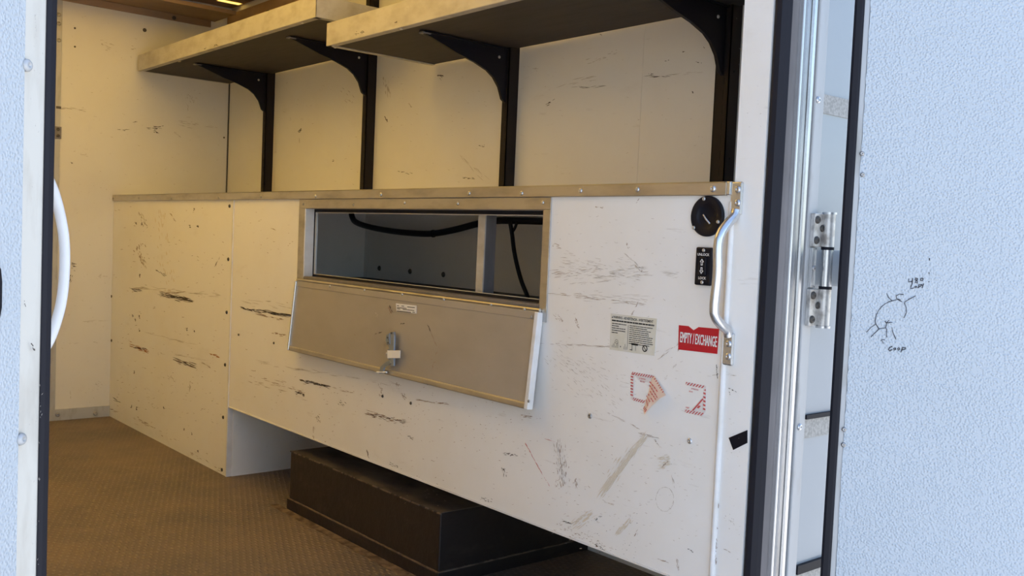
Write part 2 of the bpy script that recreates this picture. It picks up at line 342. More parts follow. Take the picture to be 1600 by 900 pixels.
# --- roof
ce = thing('ceiling', (1.0, 3.1, 2.2), 'brown roof liner with amber translucent skylight', 'ceiling', kind='structure')
box('roof_liner', -0.34, 2.30, 4.62, 4.70, 2.189, 2.22, 'brown', ce)
box('roof_liner', -0.34, 2.30, 4.70, 4.905, 2.189, 2.196, 'brown', ce)
box('roof_liner', -0.34, 2.30, 4.950, 5.15, 2.189, 2.196, 'brown', ce)
box('roof_liner', -0.34, 2.075, 4.905, 4.950, 2.189, 2.196, 'brown', ce)
box('roof_liner', 2.195, 2.30, 4.905, 4.950, 2.189, 2.196, 'brown', ce)
box('skylight_sheet', 2.072, 2.198, 4.902, 4.953, 2.1865, 2.1885, 'amber', ce)
box('roof_liner', -0.34, 2.30, 1.10, 2.25, 2.19, 2.22, 'brown', ce)
box('roof_liner', -0.34, 0.00, 2.25, 4.62, 2.19, 2.22, 'brown', ce)
box('roof_liner', 1.90, 2.30, 2.25, 4.62, 2.19, 2.22, 'brown', ce)
box('skylight_sheet', 0.0, 1.90, 2.25, 4.62, 2.205, 2.207, 'amber', ce)
for y in (2.75, 3.4, 4.05): box('roof_bow', -0.30, XW, y - 0.02, y + 0.02, 2.15, 2.19, 'brown', ce, 0.003)
t = thing('trim_1', (1.7, YB, 2.06), 'brown header beam across the top of the bulkhead', 'trim', kind='structure')
box('flange', -0.3, 2.09, YB - 0.012, YB - .0005, 2.066, 2.100, 'brown', t, 0.002)
box('soffit', -0.3, 2.115, 4.80, YB - 0.001, 2.100, 2.112, 'brown', t, 0.001)
box('front_lip', -0.3, 2.115, 4.797, 4.803, 2.098, 2.118, 'brown', t, 0.001)
screw(on_y(272, 28, YB - .012), (0, -1, 0), 0.011, 'rivet_dark', t)
tag(box('trim_2', 2.175, XW, 1.22, YB - 0.02, 2.09, 2.145, 'brown', None, 0.003), 'brown cove strip along the top of the side wall', 'trim', kind='structure')

# --- lower lining: far panel to the floor, near panel with hatch hole, partition, deck
wl = thing('wall_right_lower', (XP, 3.1, 0), 'scuffed white lower lining panels boxing in the side wall', 'wall', kind='structure')
box('lining_panel', XP, XP + 0.02, 3.624, YB - 0.001, 0.0, 1.12, 'panel', wl)['label'] = 'yellowed far panel reaching down to the floor'
def ring_panel(name, x0, x1, y0, y1, z0, z1, hy0, hy1, hz0, hz1, mat, parent):
    mb = MB(); O = [(y0, z0), (y1, z0), (y1, z1), (y0, z1)]; I = [(hy0, hz0), (hy1, hz0), (hy1, hz1), (hy0, hz1)]
    vs = [(x0, *p) for p in O] + [(x0, *p) for p in I] + [(x1, *p) for p in O] + [(x1, *p) for p in I]; fs = []
    for i in range(4):
        j = (i + 1) % 4
        fs += [(i, 4 + i, 4 + j, j), (8 + i, 8 + j, 12 + j, 12 + i), (i, j, 8 + j, 8 + i), (4 + i, 12 + i, 12 + j, 4 + j)]
    return mb.add(vs, fs).build(name, mat, parent)
HY0, HY1, HZ0, HZ1 = 1.783, 3.020, 0.838, 1.077
ring_panel('lining_panel', XP, XP + 0.02, 1.214, 3.612, 0.283, 1.12, HY0, HY1, HZ0, HZ1, 'panel', wl)['label'] = 'near panel stopping short of the floor, hatch hole cut in it'
box('joint_strip', XP - 0.003, XP + 0.02, 3.6125, 3.6235, 0.0, 1.12, 'white', wl, 0.001)
box('partition', XP + 0.02, XW, 3.610, 3.624, 0.0, 1.12, 'panel', wl)
box('deck', XP + 0.001, XW, 1.21, YB - 0.001, 1.121, 1.131, 'panel', wl)
box('hem', XP - 0.002, XP + 0.022, 1.214, 3.612, 0.2815, 0.286, 'white', wl, 0.0005)
box('ledge', 2.09, XW, 2.2, 3.609, 0.70, 0.807, 'boxblack', wl)
for p in [(359, 322), (357, 405), (354.5, 488), (352, 570), (349, 652), (347, 734), (174.5, 463), (174.5, 532)]: screw(on_x(*p, XP), (-1, 0, 0), 0.0075, 'rivet_dark', wl, 'rivet')
for p in [(373, 523), (598, 619), (642, 630), (428, 536)]: screw(on_x(*p, XP), (-1, 0, 0), 0.005, 'rivet_dark', wl, 'rivet')
screw(on_x(922, 650, XP), (-1, 0, 0), 0.0065, 'screw', wl); screw(on_x(1078, 689, XP), (-1, 0, 0), 0.0065, 'steel', wl)
q = on_x(1128, 600, XP)
MB().tube([(XP - 0.001, 1.212, -0.05), (XP - 0.001, 1.212, 1.095)], 0.0065, 10).build('corner_bead', 'white', wl, 0, True)
far = [(205, 451, 220, 455, 1.2, 14, 12, 1.6, 0), (215, 450, 345, 462, 1.6, 26, 24, 1.3, 1), (252, 459, 300, 471, 1.8, 44, 20, 1.8, 0), (270, 462, 292, 468, 1, 20, 16, 2, 0), (203, 539, 230, 548, 1.8, 22, 12, 2, 3), (209, 542, 226, 546, 1.2, 18, 10, 1.8, 0),
       (273, 561, 305, 573, 1.8, 36, 14, 1.8, 0), (270, 560, 308, 575, 2.5, 16, 12, 1.4, 2), (329, 552, 341, 557, .8, 12, 8, 2, 3), (231, 520, 310, 540, .6, 14, 24, 1.1, 1), (316, 567, 333, 576, .6, 7, 10, 1.3, 2), (250, 550, 320, 562, 1, 12, 20, 1.1, 1),
       (212, 655, 240, 668, 1, 12, 10, 1.4, 2), (205, 650, 345, 735, 3, 24, 10, 1.2, 2), (218, 330, 228, 355, 2.5, 18, 7, 2, 1), (217, 382, 225, 412, 3, 24, 7, 2, 2), (222, 405, 226, 418, 1.5, 10, 8, 2.2, 1), (250, 330, 262, 460, 6, 50, 10, 2, 5),
       (245, 422, 258, 430, 1, 12, 8, 1.5, 0), (337, 415, 343, 403, .5, 5, 9, 1.2, 0), (265, 333, 282, 354, .6, 7, 9, 1.1, 2), (263, 588, 275, 597, 1, 8, 6, 1.4, 1), (297, 595, 297, 612, .5, 6, 9, 1.4, 1), (172, 620, 190, 630, 1, 8, 10, 1.3, 0), (172, 640, 188, 644, 1, 5, 10, 1.3, 2), (250, 460, 290, 456, 3, 20, 12, 1.2, 2)]
for p in [(213, 350), (222, 350), (297, 354), (309, 355), (208, 493), (218, 495), (212, 500), (292, 515), (304, 517), (205, 635), (214, 638), (256, 636), (303, 327), (219, 431), (210, 581), (288, 670), (309, 705), (346, 733), (300, 678), (218, 516)]:
    far.append((p[0], p[1] - 2, p[0], p[1] + 2, .6, 5, 4, 2.2, 0))
far += specks(178, 320, 352, 640, 130, 2, 5, 1.1) + specks(200, 600, 345, 690, 60, 1, 5, 1.1) + specks(180, 330, 350, 640, 40, 0, 3, 1.0)
near = [(376, 480, 394, 486, .8, 20, 10, 1.8, 0), (394, 484, 458, 494, 1.2, 60, 20, 1.7, 0), (400, 490, 444, 500, 1.2, 18, 14, 1.5, 2), (380, 470, 455, 480, 3, 16, 20, 1.0, 1), (426, 520, 447, 524, 1, 14, 7, 1.8, 2), (423, 356, 432, 360, .5, 4, 9, 1.1, 2),
        (470, 594, 482, 598, .8, 16, 8, 2.6, 0), (480, 596, 512, 604, .9, 34, 16, 1.9, 0), (505, 601, 552, 614, .6, 12, 18, 1.1, 2), (400, 565, 640, 605, 1.5, 30, 26, 1.0, 1), (390, 592, 480, 614, 5, 40, 12, 1.4, 2), (462, 613, 476, 617, 1.4, 14, 7, 2, 0),
        (572, 645, 635, 661, 2.4, 70, 9, 1.6, 2), (580, 648, 632, 660, 1.6, 34, 8, 1.5, 0), (650, 624, 680, 630, .6, 10, 16, 1.2, 2), (676, 629, 699, 631, .6, 10, 12, 1.3, 2), (628, 612, 634, 624, 1.5, 14, 5, 1.6, 2), (594, 600, 597, 618, 1.5, 14, 5, 1.4, 2), (620, 597, 622, 606, 1.5, 10, 5, 1.4, 2),
        (495, 650, 500, 660, 1.5, 10, 6, 1.4, 0), (491, 660, 490, 685, .8, 8, 9, 1.2, 2), (530, 627, 537, 634, 1.5, 10, 5, 1.4, 0), (573, 702, 576, 715, .4, 6, 9, 1.6, 0), (608, 724, 622, 730, 1.2, 12, 5, 1.5, 0), (638, 682, 645, 686, 1, 10, 5, 1.6, 0), (786, 708, 808, 712, 1.3, 18, 6, 1.7, 0), (787, 730, 788, 752, 1, 14, 5, 1.6, 0),
        (752, 778, 768, 784, 1.2, 16, 5, 1.6, 0), (822, 694, 848, 742, .25, 26, 12, 1.2, 4), (848, 742, 858, 758, .4, 5, 8, 1, 4), (851, 685, 866, 690, .4, 4, 10, 1, 4), (815, 648, 832, 652, 1, 14, 8, 2, 2), (875, 688, 880, 765, 4.5, 80, 9, 1.2, 2), (872, 700, 882, 755, 2.5, 40, 8, 1.0, 1), (900, 748, 902, 766, 1.2, 14, 8, 1.3, 2),
        (884, 434, 1010, 424, 5, 60, 20, 1.0, 1), (880, 405, 1000, 432, 9, 80, 14, .9, 1), (860, 430, 935, 420, 3, 30, 16, 1.0, 2), (930, 432, 1060, 428, 2, 24, 22, 1.0, 1), (993, 412, 1003, 424, 2, 18, 6, 1.2, 2), (978, 397, 1004, 420, .5, 8, 12, 1, 1), (994, 317, 998, 312, .5, 4, 8, 1.2, 2), (931, 322, 942, 325, 1, 8, 4, 1.8, 2), (863, 384, 876, 386, 2, 12, 7, 1.2, 2), (978, 380, 982, 388, 1, 6, 5, 1.4, 2),
        (838, 536, 960, 542, .7, 18, 20, 1.0, 2), (860, 458, 1010, 476, 1.4, 40, 18, 1.0, 2), (900, 462, 1010, 468, 3, 30, 20, .9, 1), (988, 490, 999, 470, .4, 7, 10, 1, 2), (866, 492, 880, 502, 2, 16, 5, 1.3, 2), (900, 498, 904, 512, 1, 14, 6, 1.5, 2), (860, 550, 960, 640, 14, 110, 10, .9, 1), (880, 560, 990, 600, 8, 40, 12, .9, 1), (950, 645, 1000, 670, .5, 9, 18, 1, 2), (1030, 560, 1062, 535, .8, 12, 12, 1, 2), (1056, 556, 1066, 536, .6, 7, 9, 1, 2), (1040, 592, 1055, 570, .8, 9, 9, .9, 1),
        (1006, 684, 940, 772, 2.2, 160, 30, 2.2, 5), (985, 702, 950, 760, 5, 60, 20, 2, 5), (1030, 722, 1046, 722, 6, 40, 14, 2, 5), (1032, 732, 1046, 719, .6, 12, 9, 1.2, 2), (985, 812, 965, 834, 2, 40, 14, 2.2, 5), (925, 800, 895, 820, 4, 50, 14, 2.2, 5), (1000, 678, 1030, 684, .8, 14, 10, 1.3, 2), (1024, 688, 1035, 702, .5, 8, 8, 1.1, 2), (943, 783, 962, 790, .5, 8, 9, 1.1, 2), (930, 812, 940, 806, 1, 12, 4, 1.5, 0), (880, 815, 893, 817, .8, 12, 8, 1.4, 0), (998, 825, 992, 836, .5, 5, 8, 1.1, 2),
        (870, 820, 960, 862, 4, 60, 5, 1.2, 2), (930, 850, 945, 860, 2.5, 26, 5, 1.4, 0), (1030, 874, 1046, 880, .5, 8, 8, 1.3, 2), (1058, 874, 1061, 890, .8, 12, 8, 1.3, 2), (1075, 857, 1083, 862, .6, 6, 4, 2, 0), (1120, 570, 1121, 590, .7, 12, 7, 2, 0), (1100, 588, 1120, 586, .5, 5, 10, .9, 1), (1050, 745, 1057, 775, .8, 8, 12, 1, 1)]
c0 = on_x(1039, 780, XP)
for k in range(26):
    a0, a1 = 2 * math.pi * k / 26, 2 * math.pi * (k + 1) / 26
    near.append((1039 + 14 * math.cos(a0), 780 + 19 * math.sin(a0), 1039 + 14 * math.cos(a1), 780 + 19 * math.sin(a1), .2, 2, 6, .9, 1))
near += specks(375, 330, 470, 620, 60, 2, 4, 1.0) + specks(420, 600, 800, 690, 130, 2, 4, 1.1) + specks(620, 640, 900, 790, 110, 2, 4, 1.1) + specks(860, 560, 1100, 860, 170, 1, 7, .9) + specks(870, 330, 1080, 560, 120, 1, 6, .9) + specks(870, 690, 1090, 850, 60, 2, 6, .9) + specks(890, 800, 1000, 875, 36, 0, 3, 1.1)
SC = ['scuff', 'greysc', 'scuffb', 'rust', 'redmark', 'smudge']
scuffs('scuff_marks', wl, far, (XP, 0, 0), (-1, 0, 0), 0.0006, SC)
scuffs('scuff_marks', wl, near, (XP, 0, 0), (-1, 0, 0), 0.0006, SC)

# --- capping rail
t3 = thing('trim_3', (XP - 0.008, 3.1, 1.107), 'worn metal capping rail along the top of the lower lining', 'trim', kind='structure')
MB().box(XP - 0.008, XP - 0.0005, 1.223, YB - 0.002, 1.108, 1.137).box(XP - 0.008, XP + 0.03, 1.223, YB - 0.002, 1.1325, 1.137).build('rail_angle', 'rail', t3, 0.002)
box('end_cap', XP - 0.0085, XP + 0.02, 1.213, 1.223, 1.109, 1.137, 'alu_bright', t3, 0.002)
for p in [(177, 310), (217, 309.5), (268, 310), (342, 309), (408, 307), (493, 306.5), (595, 304), (733, 302), (815, 302), (907, 298), (996, 296), (1114, 295)]:
    screw(on_x(*p, XP - 0.008), (-1, 0, 0), 0.0075 if p[0] > 1000 else 0.006, 'steel' if p[0] > 480 else 'screw', t3)

# --- rear frame, right side
rr = thing('wall_rear_right', (1.9, YR, 0), 'rear door frame and smooth white corner skin on the right', 'wall', kind='structure')
box('return_panel', XP, XP + 0.10, 1.140, 1.209, -0.06, 2.2, 'panel', rr)
box('wing_wall', XP + 0.10, XW + .02, 1.150, 1.20, -0.06, 2.2, 'wallpaint', rr)
MB().prism([(XP + 0.003, 1.138, 0), (XP - 0.001, 1.131, 0), (XP + 0.001, 1.120, 0), (XP + 0.010, 1.112, 0), (XP + 0.022, 1.109, 0), (XP + 0.026, 1.120, 0), (XP + 0.024, 1.138, 0)], (0, 0, 2.2)).build('frame_seal', 'rubber', rr, 0.002)
box('frame_channel', 1.634, 1.676, 1.124, 1.150, -0.06, 2.2, 'alu_grey', rr)
box('frame_edge', 1.674, 1.690, 1.112, 1.150, -0.06, 2.2, 'alu_bright', rr, 0.003)
box('frame_extrusion', 1.691, 1.708, 1.118, 1.150, -0.06, 2.2, 'alu', rr, 0.003)
box('frame_extrusion', 1.709, 1.724, 1.114, 1.150, -0.06, 2.2, 'alu_bright', rr, 0.003)
box('frame_groove', 1.724, 1.735, 1.128, 1.150, -0.06, 2.2, 'alu_grey', rr)
box('frame_flange', 1.735, 1.768, 1.116, 1.150, -0.06, 2.2, 'alu_white', rr, 0.002)
box('corner_skin', 1.768, 2.30, 1.122, 1.150, -0.30, 2.24, 'skin', rr)
for (z0, z1, k, nm) in ((1.288, 1.327, 'tape', 'reflective_tape'), (0.608, 0.649, 'tape', 'reflective_tape'), (0.649, 0.658, 'rubber', 'rubber_strip'), (0.27, 0.317, 'tape', 'reflective_tape'), (0.317, 0.336, 'rubber', 'rubber_strip')):
    box(nm, 1.770, 2.25, 1.119 if k == 'tape' else 1.114, 1.1225, z0, z1, k, rr)
for p, k in (((1278, 156), 'steel'), ((1249, 667), 'steel')): screw(on_y(*p, 1.116), (0, -1, 0), 0.0075, k, rr)
screw(on_y(1273, 151, 1.128), (0, -1, 0), 0.005, 'rivet_dark', rr); screw(on_y(1240, 699, 1.128), (0, -1, 0), 0.007, 'rivet_dark', rr)
mk = [(1139, 606, 1151, 612, .5, 10, 5, 1.6, 0), (1140, 612, 1142, 618, .4, 5, 5, 1.4, 0), (1131, 584, 1150, 587, .4, 6, 10, 1, 1), (1130, 857, 1142, 863, .5, 7, 8, 1, 2), (1136, 805, 1146, 822, 3, 16, 4, 1.2, 1), (1122, 780, 1118, 880, 1.2, 40, 8, 1.6, 2), (1141, 350, 1137, 430, .7, 34, 8, 1.6, 2), (1142, 345, 1140, 375, .6, 16, 6, 1.6, 0)]
mk += specks(1150, 20, 1195, 280, 14, 1, 4, 1) + specks(1130, 640, 1155, 880, 26, 1, 4, 1)
scuffs('scuff_marks', rr, mk, (XP, 0, 0), (-1, 0, 0), 0.0012, SC)
tp = MB().add([on_x(*p, XP) - Vector((0.0015, 0, 0)) for p in [(1139, 684), (1168, 672), (1168, 692), (1146, 703)]], [(0, 1, 2, 3)])
MB().prism([on_x(*p, XP) for p in [(1139, 684), (1168, 672), (1168, 692), (1146, 703)]], (-0.0012, 0, 0)).build('tape_patch', 'black', rr)['label'] = 'torn piece of black tape'

# --- rear frame, left side, other shell walls
rl = thing('wall_rear_left', (0.0, YR, 0), 'left rear door post of the truck', 'wall', kind='structure')
box('door_post', -0.34, 0.289, YR, 1.20, -0.06, 2.2, 'white', rl, 0.002)
box('header', -0.34, 2.30, 1.10, 1.20, 2.16, 2.24, 'skin', rl)
tag(box('wall_left', -0.36, -0.32, 1.13, 5.15, -0.06, 2.24, 'wallpaint'), 'white side wall on the near side of the cargo box', 'wall', kind='structure')

# ================================================================== DOORS
def door(name, edge, direc, normal, width, label, strip_w, seal_w, seal_h, seam, strip_mat='alu_white'):
    E = Vector(edge); D = Vector(direc).normalized(); N = Vector(normal).normalized(); Z = Vector((0, 0, 1))
    o = thing(name, (E.x, E.y, -0.02), label, 'door', kind='structure')
    z0, H_ = -0.02, 2.14
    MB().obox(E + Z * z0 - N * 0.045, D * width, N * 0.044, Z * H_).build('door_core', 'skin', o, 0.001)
    MB().obox(E + Z * z0 - N * 0.001, D * (seal_w + strip_w), N * 0.003, Z * H_).build('edge_extrusion', strip_mat, o, 0.0008)
    MB().prism([E + Z * z0 + D * a + N * b_ for a, b_ in ((0, 0.002), (0, seal_h * .7), (seal_w * .25, seal_h), (seal_w * .75, seal_h), (seal_w, seal_h * .6), (seal_w, 0.002))], Z * H_).build('door_seal', 'rubber', o, 0.001)
    # pebbled sheet with a slightly ragged trimmed edge
    n = 160; s0 = seal_w + strip_w; zs = [z0 + H_ * i / n for i in range(n + 1)]
    le = [s0 + (random.uniform(-.0009, .0009) if seam else 0) for _ in zs]
    vs = []; fs = []
    for i, z in enumerate(zs):
        for (s_, h_) in ((le[i], 0.0), (le[i], 0.004), (width, 0.004), (width, 0.0)): vs.append(E + D * s_ + N * h_ + Z * z)
    for i in range(n):
        for k in range(3): fs.append((4 * i + k, 4 * i + k + 1, 4 * i + 5 + k, 4 * i + 4 + k))
    fs += [(0, 3, 2, 1), (4 * n, 4 * n + 1, 4 * n + 2, 4 * n + 3)]
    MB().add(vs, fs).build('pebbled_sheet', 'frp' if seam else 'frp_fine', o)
    return o, E, D, N
d2, E2, D2, N2 = door('door_2', (1.735, 1.04, 0), (0.5, -0.866, 0), (-0.866, -0.5, 0), 0.66, 'open right rear door, pebbled white face with marker doodles', 0.010, 0.019, 0.012, True)
P2 = E2 + N2 * 0.004
def on_d2(px, py): return hit(px, py, P2, N2)
for p in [(1347, 240), (1348, 273), (1319, 671), (1318, 695)]: screw(on_d2(*p), tuple(N2), 0.005, 'screw', d2, 'rivet')
def strokes(name, paths, wpx, mat, parent, lab=None):
    mb = MB()
    for path in paths:
        pts = []
        for i in range(len(path) - 1):
            (x1, y1), (x2, y2) = path[i], path[i + 1]; n = max(1, int(math.hypot(x2 - x1, y2 - y1) / 3))
            pts += [(x1 + (x2 - x1) * k / n, y1 + (y2 - y1) * k / n) for k in range(n)]
        pts.append(path[-1]); vs = []; fs = []
        for i, (x, y) in enumerate(pts):
            a, b_ = pts[max(i - 1, 0)], pts[min(i + 1, len(pts) - 1)]
            tx, ty = b_[0] - a[0], b_[1] - a[1]; L = math.hypot(tx, ty) or 1; ww = wpx * random.uniform(.65, 1.1) / 2
            for s_ in (-1, 1): vs.append(on_d2(x - ty / L * ww * s_, y + tx / L * ww * s_) + N2 * 0.0012)
        for i in range(len(pts) - 1): fs.append((2 * i, 2 * i + 1, 2 * i + 3, 2 * i + 2))
        mb.add(vs, fs)
    o = mb.build(name, mat, parent)
    if lab: o['label'] = lab
    return o
Zm = lambda pts: [(1340 + x / 5.293, 390 + y / 5.294) for x, y in pts]
strokes('handwriting', [Zm(p) for p in (
    [(424, 240), (421, 268), (452, 262)], [(455, 235), (450, 290)],
    [(497, 240), (478, 236), (476, 250), (496, 260), (494, 276), (476, 272), (497, 240)], [(538, 236), (522, 240), (521, 256), (536, 258), (542, 240), (538, 236)],
    [(445, 290), (437, 322), (466, 317)], [(486, 302), (470, 308), (474, 318), (490, 306), (494, 316)], [(504, 318), (508, 288), (524, 290), (522, 304), (508, 306)], [(526, 286), (534, 300)], [(546, 280), (533, 318)])], 1.7, 'ink', d2, 'handwritten 480 and a short word in black marker')
strokes('handwriting', [Zm(p) for p in (
    [(288, 800), (266, 808), (255, 826), (264, 837), (288, 826)], [(312, 812), (298, 818), (302, 832), (316, 824), (312, 812)], [(344, 812), (330, 818), (334, 832), (348, 824), (344, 812)], [(372, 808), (358, 850)], [(372, 810), (398, 810), (398, 820), (368, 830)])], 1.7, 'ink', d2, 'handwritten word Coop in black marker')
body = [(290, 424), (262, 430), (228, 448), (196, 474), (172, 506), (152, 548), (145, 590), (150, 615), (178, 655)]
strokes('doodle', [Zm(p) for p in (body, [(240, 362), (255, 395), (285, 424), (330, 412), (368, 432)], [(355, 415), (322, 405), (318, 384), (345, 368), (380, 372)], [(386, 436), (430, 408), (482, 382)], [(386, 440), (402, 480), (404, 520), (382, 565)],
    [(150, 617), (112, 642), (72, 684)], [(110, 722), (178, 655), (232, 646), (240, 660), (240, 725)], [(232, 646), (240, 610), (225, 590)], [(240, 606), (262, 582)], [(240, 606), (288, 600)], [(285, 642), (288, 675), (318, 745)],
    [(190, 756), (205, 742), (226, 748)], [(205, 752), (212, 778)])], 1.25, 'ink', d2, 'line doodle of a round animal in black marker')
strokes('ink_dots', [Zm(p) for p in ([(594, 70), (594, 90)], [(590, 186), (591, 200)], [(589, 262), (590, 270)])], 1.6, 'ink', d2)

d1, E1, D1, N1 = door('door_1', (0.2575, 1.0, 0), (-0.766, -0.643, 0), (0.643, -0.766, 0), 0.66, 'left rear door edge with pebbled face and rivetted strip', 0.031, 0.0135, 0.006, False, 'alu_cream')
P1 = E1 + N1 * 0.004
for p in [(42, 102), (33, 686)]: screw(hit(*p, P1, N1), tuple(N1), 0.006, 'alu_white', d1, 'rivet')
scuffs('scuff_marks', d1, [(49, 536, 53, 548, .6, 12, 5, 2.4, 0), (37, 468, 39, 482, .4, 6, 7, 1.2, 0), (54, 20, 56, 60, .7, 20, 6, 1, 1)] + specks(44, 0, 66, 880, 50, 1, 5, .8, True), E1 + N1 * 0.0045, N1, 0.0006, ['scuff', 'greysc'])
MB().prism([hit(x, y, P1, N1) for x, y in [(-20, 405), (-9, 409), (-3, 420), (-1, 440), (-1.5, 480), (-5, 500), (-20, 508)]], N1 * 0.004).build('latch_cover', 'black', d1, 0.002)

# ================================================================== SHELVES, UPRIGHTS, BRACKETS
PY = [4.535, 3.577, 2.634, 1.690]
SH = [1.775, 1.775, 1.668, 1.668]
PW = [0.016, 0.016, 0.016, 0.024]
ul = ['black slotted wall upright closest to the cream bulkhead', 'black slotted wall upright second from the bulkhead, above the left half of the hatch', 'black slotted wall upright above the right end of the hatch', 'black slotted wall upright next to the right door frame']
bl = ['black curved shelf bracket closest to the cream bulkhead', 'black curved bracket under the right end of the farther shelf', 'black curved bracket under the left part of the nearer shelf', 'black curved bracket at top right beside the door frame']
for i, y in enumerate(PY):
    u = thing('slotted_upright', (2.186, y, 1.131), ul[i], 'shelf upright', 'slotted uprights on the side wall')
    x0 = 2.164
    hw = PW[i]; MB().box(x0, XW, y - hw, y - hw + 0.003, 1.131, 2.09).box(x0, XW, y + hw - 0.003, y + hw, 1.131, 2.09).box(x0, x0 + 0.003, y - hw, y + hw, 1.131, 2.09).build('channel', 'upright', u)
    for k in range(22):
        z = 1.16 + k * 0.042
        MB().box(x0 - 0.0006, x0 + 0.001, y - 0.0075, y - 0.0040, z, z + 0.026).build('slot', 'slot', u)
    for k in range(4):
        z = 1.25 + k * 0.24
        screw((2.186, y - hw, z), (0, -1, 0), 0.0035, 'slot', u, 'rivet')
    s = SH[i] - 0.001
    b_ = thing('shelf_bracket', (1.99, y, s - 0.19), bl[i], 'shelf bracket', 'shelf brackets')
    # the lower edge sweeps from a thin tip through a hollow curve to the upright
    prof = [(1.800, s), (1.800, s - 0.006), (1.835, s - 0.014), (1.945, s - 0.050), (2.020, s - 0.068), (2.075, s - 0.088), (2.105, s - 0.108), (2.130, s - 0.138), (2.146, s - 0.178), (2.163, s - 0.190), (2.163, s)]
    MB().prism([(x, y + 0.006, z) for x, z in prof], (0, -0.012, 0)).build('web', 'black', b_, 0.001)
    MB().box(1.805, 2.163, y - 0.016, y + 0.016, s - 0.004, s).build('top_flange', 'black', b_, 0.001)
    MB().box(1.796, 1.830, y - 0.012, y + 0.012, s - 0.0075, s - 0.0025).build('tip_clip', 'alu_grey', b_, 0.001)
    screw((2.125, y - 0.006, s - 0.035), (0, -1, 0), 0.0055, 'steel', b_, 'bolt')
def shelf(y0, y1, xf, zb, zt, label, scr, endflange):
    o = thing('storage_shelf', ((xf + XW) / 2, (y0 + y1) / 2, zb), label, 'shelf', 'storage shelves')
    xb = 2.190; pts = [(xf + .004, y0 + .004), (xb, y0 + .004)]     # back edge notched round the uprights, small gap to the wall
    for yy in sorted(PY):
        if y0 < yy < y1: pts += [(xb, yy - .026), (2.1625, yy - .026), (2.1625, yy + .026), (xb, yy + .026)]
    pts += [(xb, y1 - .004), (xf + .004, y1 - .004)]
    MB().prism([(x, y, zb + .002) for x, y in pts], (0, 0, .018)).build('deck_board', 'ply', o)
    box('front_lip', xf, xf + 0.003, y0, y1, zb, zt, 'lip', o, 0.0008)
    box('bottom_flange', xf + 0.001, xf + 0.026, y0, y1, zb - 0.0015, zb + 0.0018, 'flange', o, 0.0005)
    box('end_lip', xf, 2.190, y0, y0 + 0.003, zb, zt, 'lip', o, 0.0008)
    box('end_lip', xf, 2.190, y1 - 0.003, y1, zb, zt, 'lip', o, 0.0008)
    if endflange:
        box('end_flange', xf + 0.002, 2.190, y1 - 0.024, y1 - 0.001, zb - 0.0015, zb + 0.0018, 'flange', o, 0.0005)
        for x in (xf + 0.03, xf + 0.40): screw((x, y1 - 0.012, zb - 0.0015), (0, 0, -1), 0.006, 'steel', o)
    else:
        box('end_flange', xf + 0.002, 2.190, y0 + 0.001, y0 + 0.024, zb - 0.0015, zb + 0.0018, 'flange', o, 0.0005)
    for y in scr: screw((xf + 0.013, y, zb - 0.0015), (0, 0, -1), 0.006, 'steel', o)
    return o
sa = shelf(3.172, 5.030, 1.702, 1.775, 1.855, 'long farther shelf reaching the bulkhead, worn pale metal lip', (3.30, 3.9, 4.5, 5.0), False)
sb = shelf(1.320, 3.129, 1.724, 1.668, 1.7485, 'nearer shelf with dark underside, lower than the one behind it', (3.10, 2.66, 2.05, 1.5), True)
def lipmarks(parent, x, marks): scuffs('scuff_marks', parent, marks, (x, 0, 0), (-1, 0, 0), 0.0006, ['scuff', 'greysc', 'scuffb'])
lipmarks(sa, 1.702, [(232, 98, 245, 95, 2.5, 22, 10, 1.6, 1), (318, 76, 322, 75, .8, 5, 5, 1.6, 0), (334, 70, 340, 71, .8, 8, 5, 1.6, 0), (250, 92, 300, 80, 4, 30, 8, 1.3, 1)] + specks(225, 40, 440, 95, 0, 1))
lipmarks(sb, 1.724, [(555, 53, 569, 50, 1, 16, 4, 1.8, 0), (616, 36, 621, 34, .8, 10, 4, 1.6, 0), (517, 50, 526, 51, 1.5, 12, 8, 2, 1), (640, 10, 641, 33, .2, 8, 6, .8, 1)] + specks(520, 40, 600, 60, 14, 1, 4, 1) + specks(600, 12, 720, 18, 30, 1, 4, 1))

# ================================================================== HATCH
ha = thing('hatch', (XP, 2.42, 0.56), 'metal framed hatch with its flap dropped open in the lower lining', 'hatch')
fo = 0.004
def rail(name, y0, y1, z0, z1, mat='rail'): return box(name, XP - fo, XP - 0.0003, y0, y1, z0, z1, mat, ha, 0.0008)
rail('frame_rail', 1.757, 3.066, HZ1, 1.1075)
rail('frame_rail', 1.757, HY0, 0.797, HZ1 - 0.0005)
rail('frame_rail', HY1, 3.066, 0.805, HZ1 - 0.0005)
rail('frame_rail', HY0 + .0005, HY1 - .0005, 0.826, HZ0, 'alu_grey')
box('reveal', XP - 0.003, XP + 0.045, HY1 - 0.003, HY1, HZ0, HZ1, 'white', ha)
box('reveal', XP - 0.003, XP + 0.030, HY0, HY0 + 0.002, HZ0, HZ1, 'alu_grey', ha)
box('reveal', XP - 0.003, XP + 0.030, HY0 + .002, HY1 - .003, HZ1 - 0.002, HZ1, 'alu_grey', ha)
box('reveal', XP - 0.003, XP + 0.030, HY0 + .002, HY1 - .003, HZ0, HZ0 + 0.002, 'alu_grey', ha)
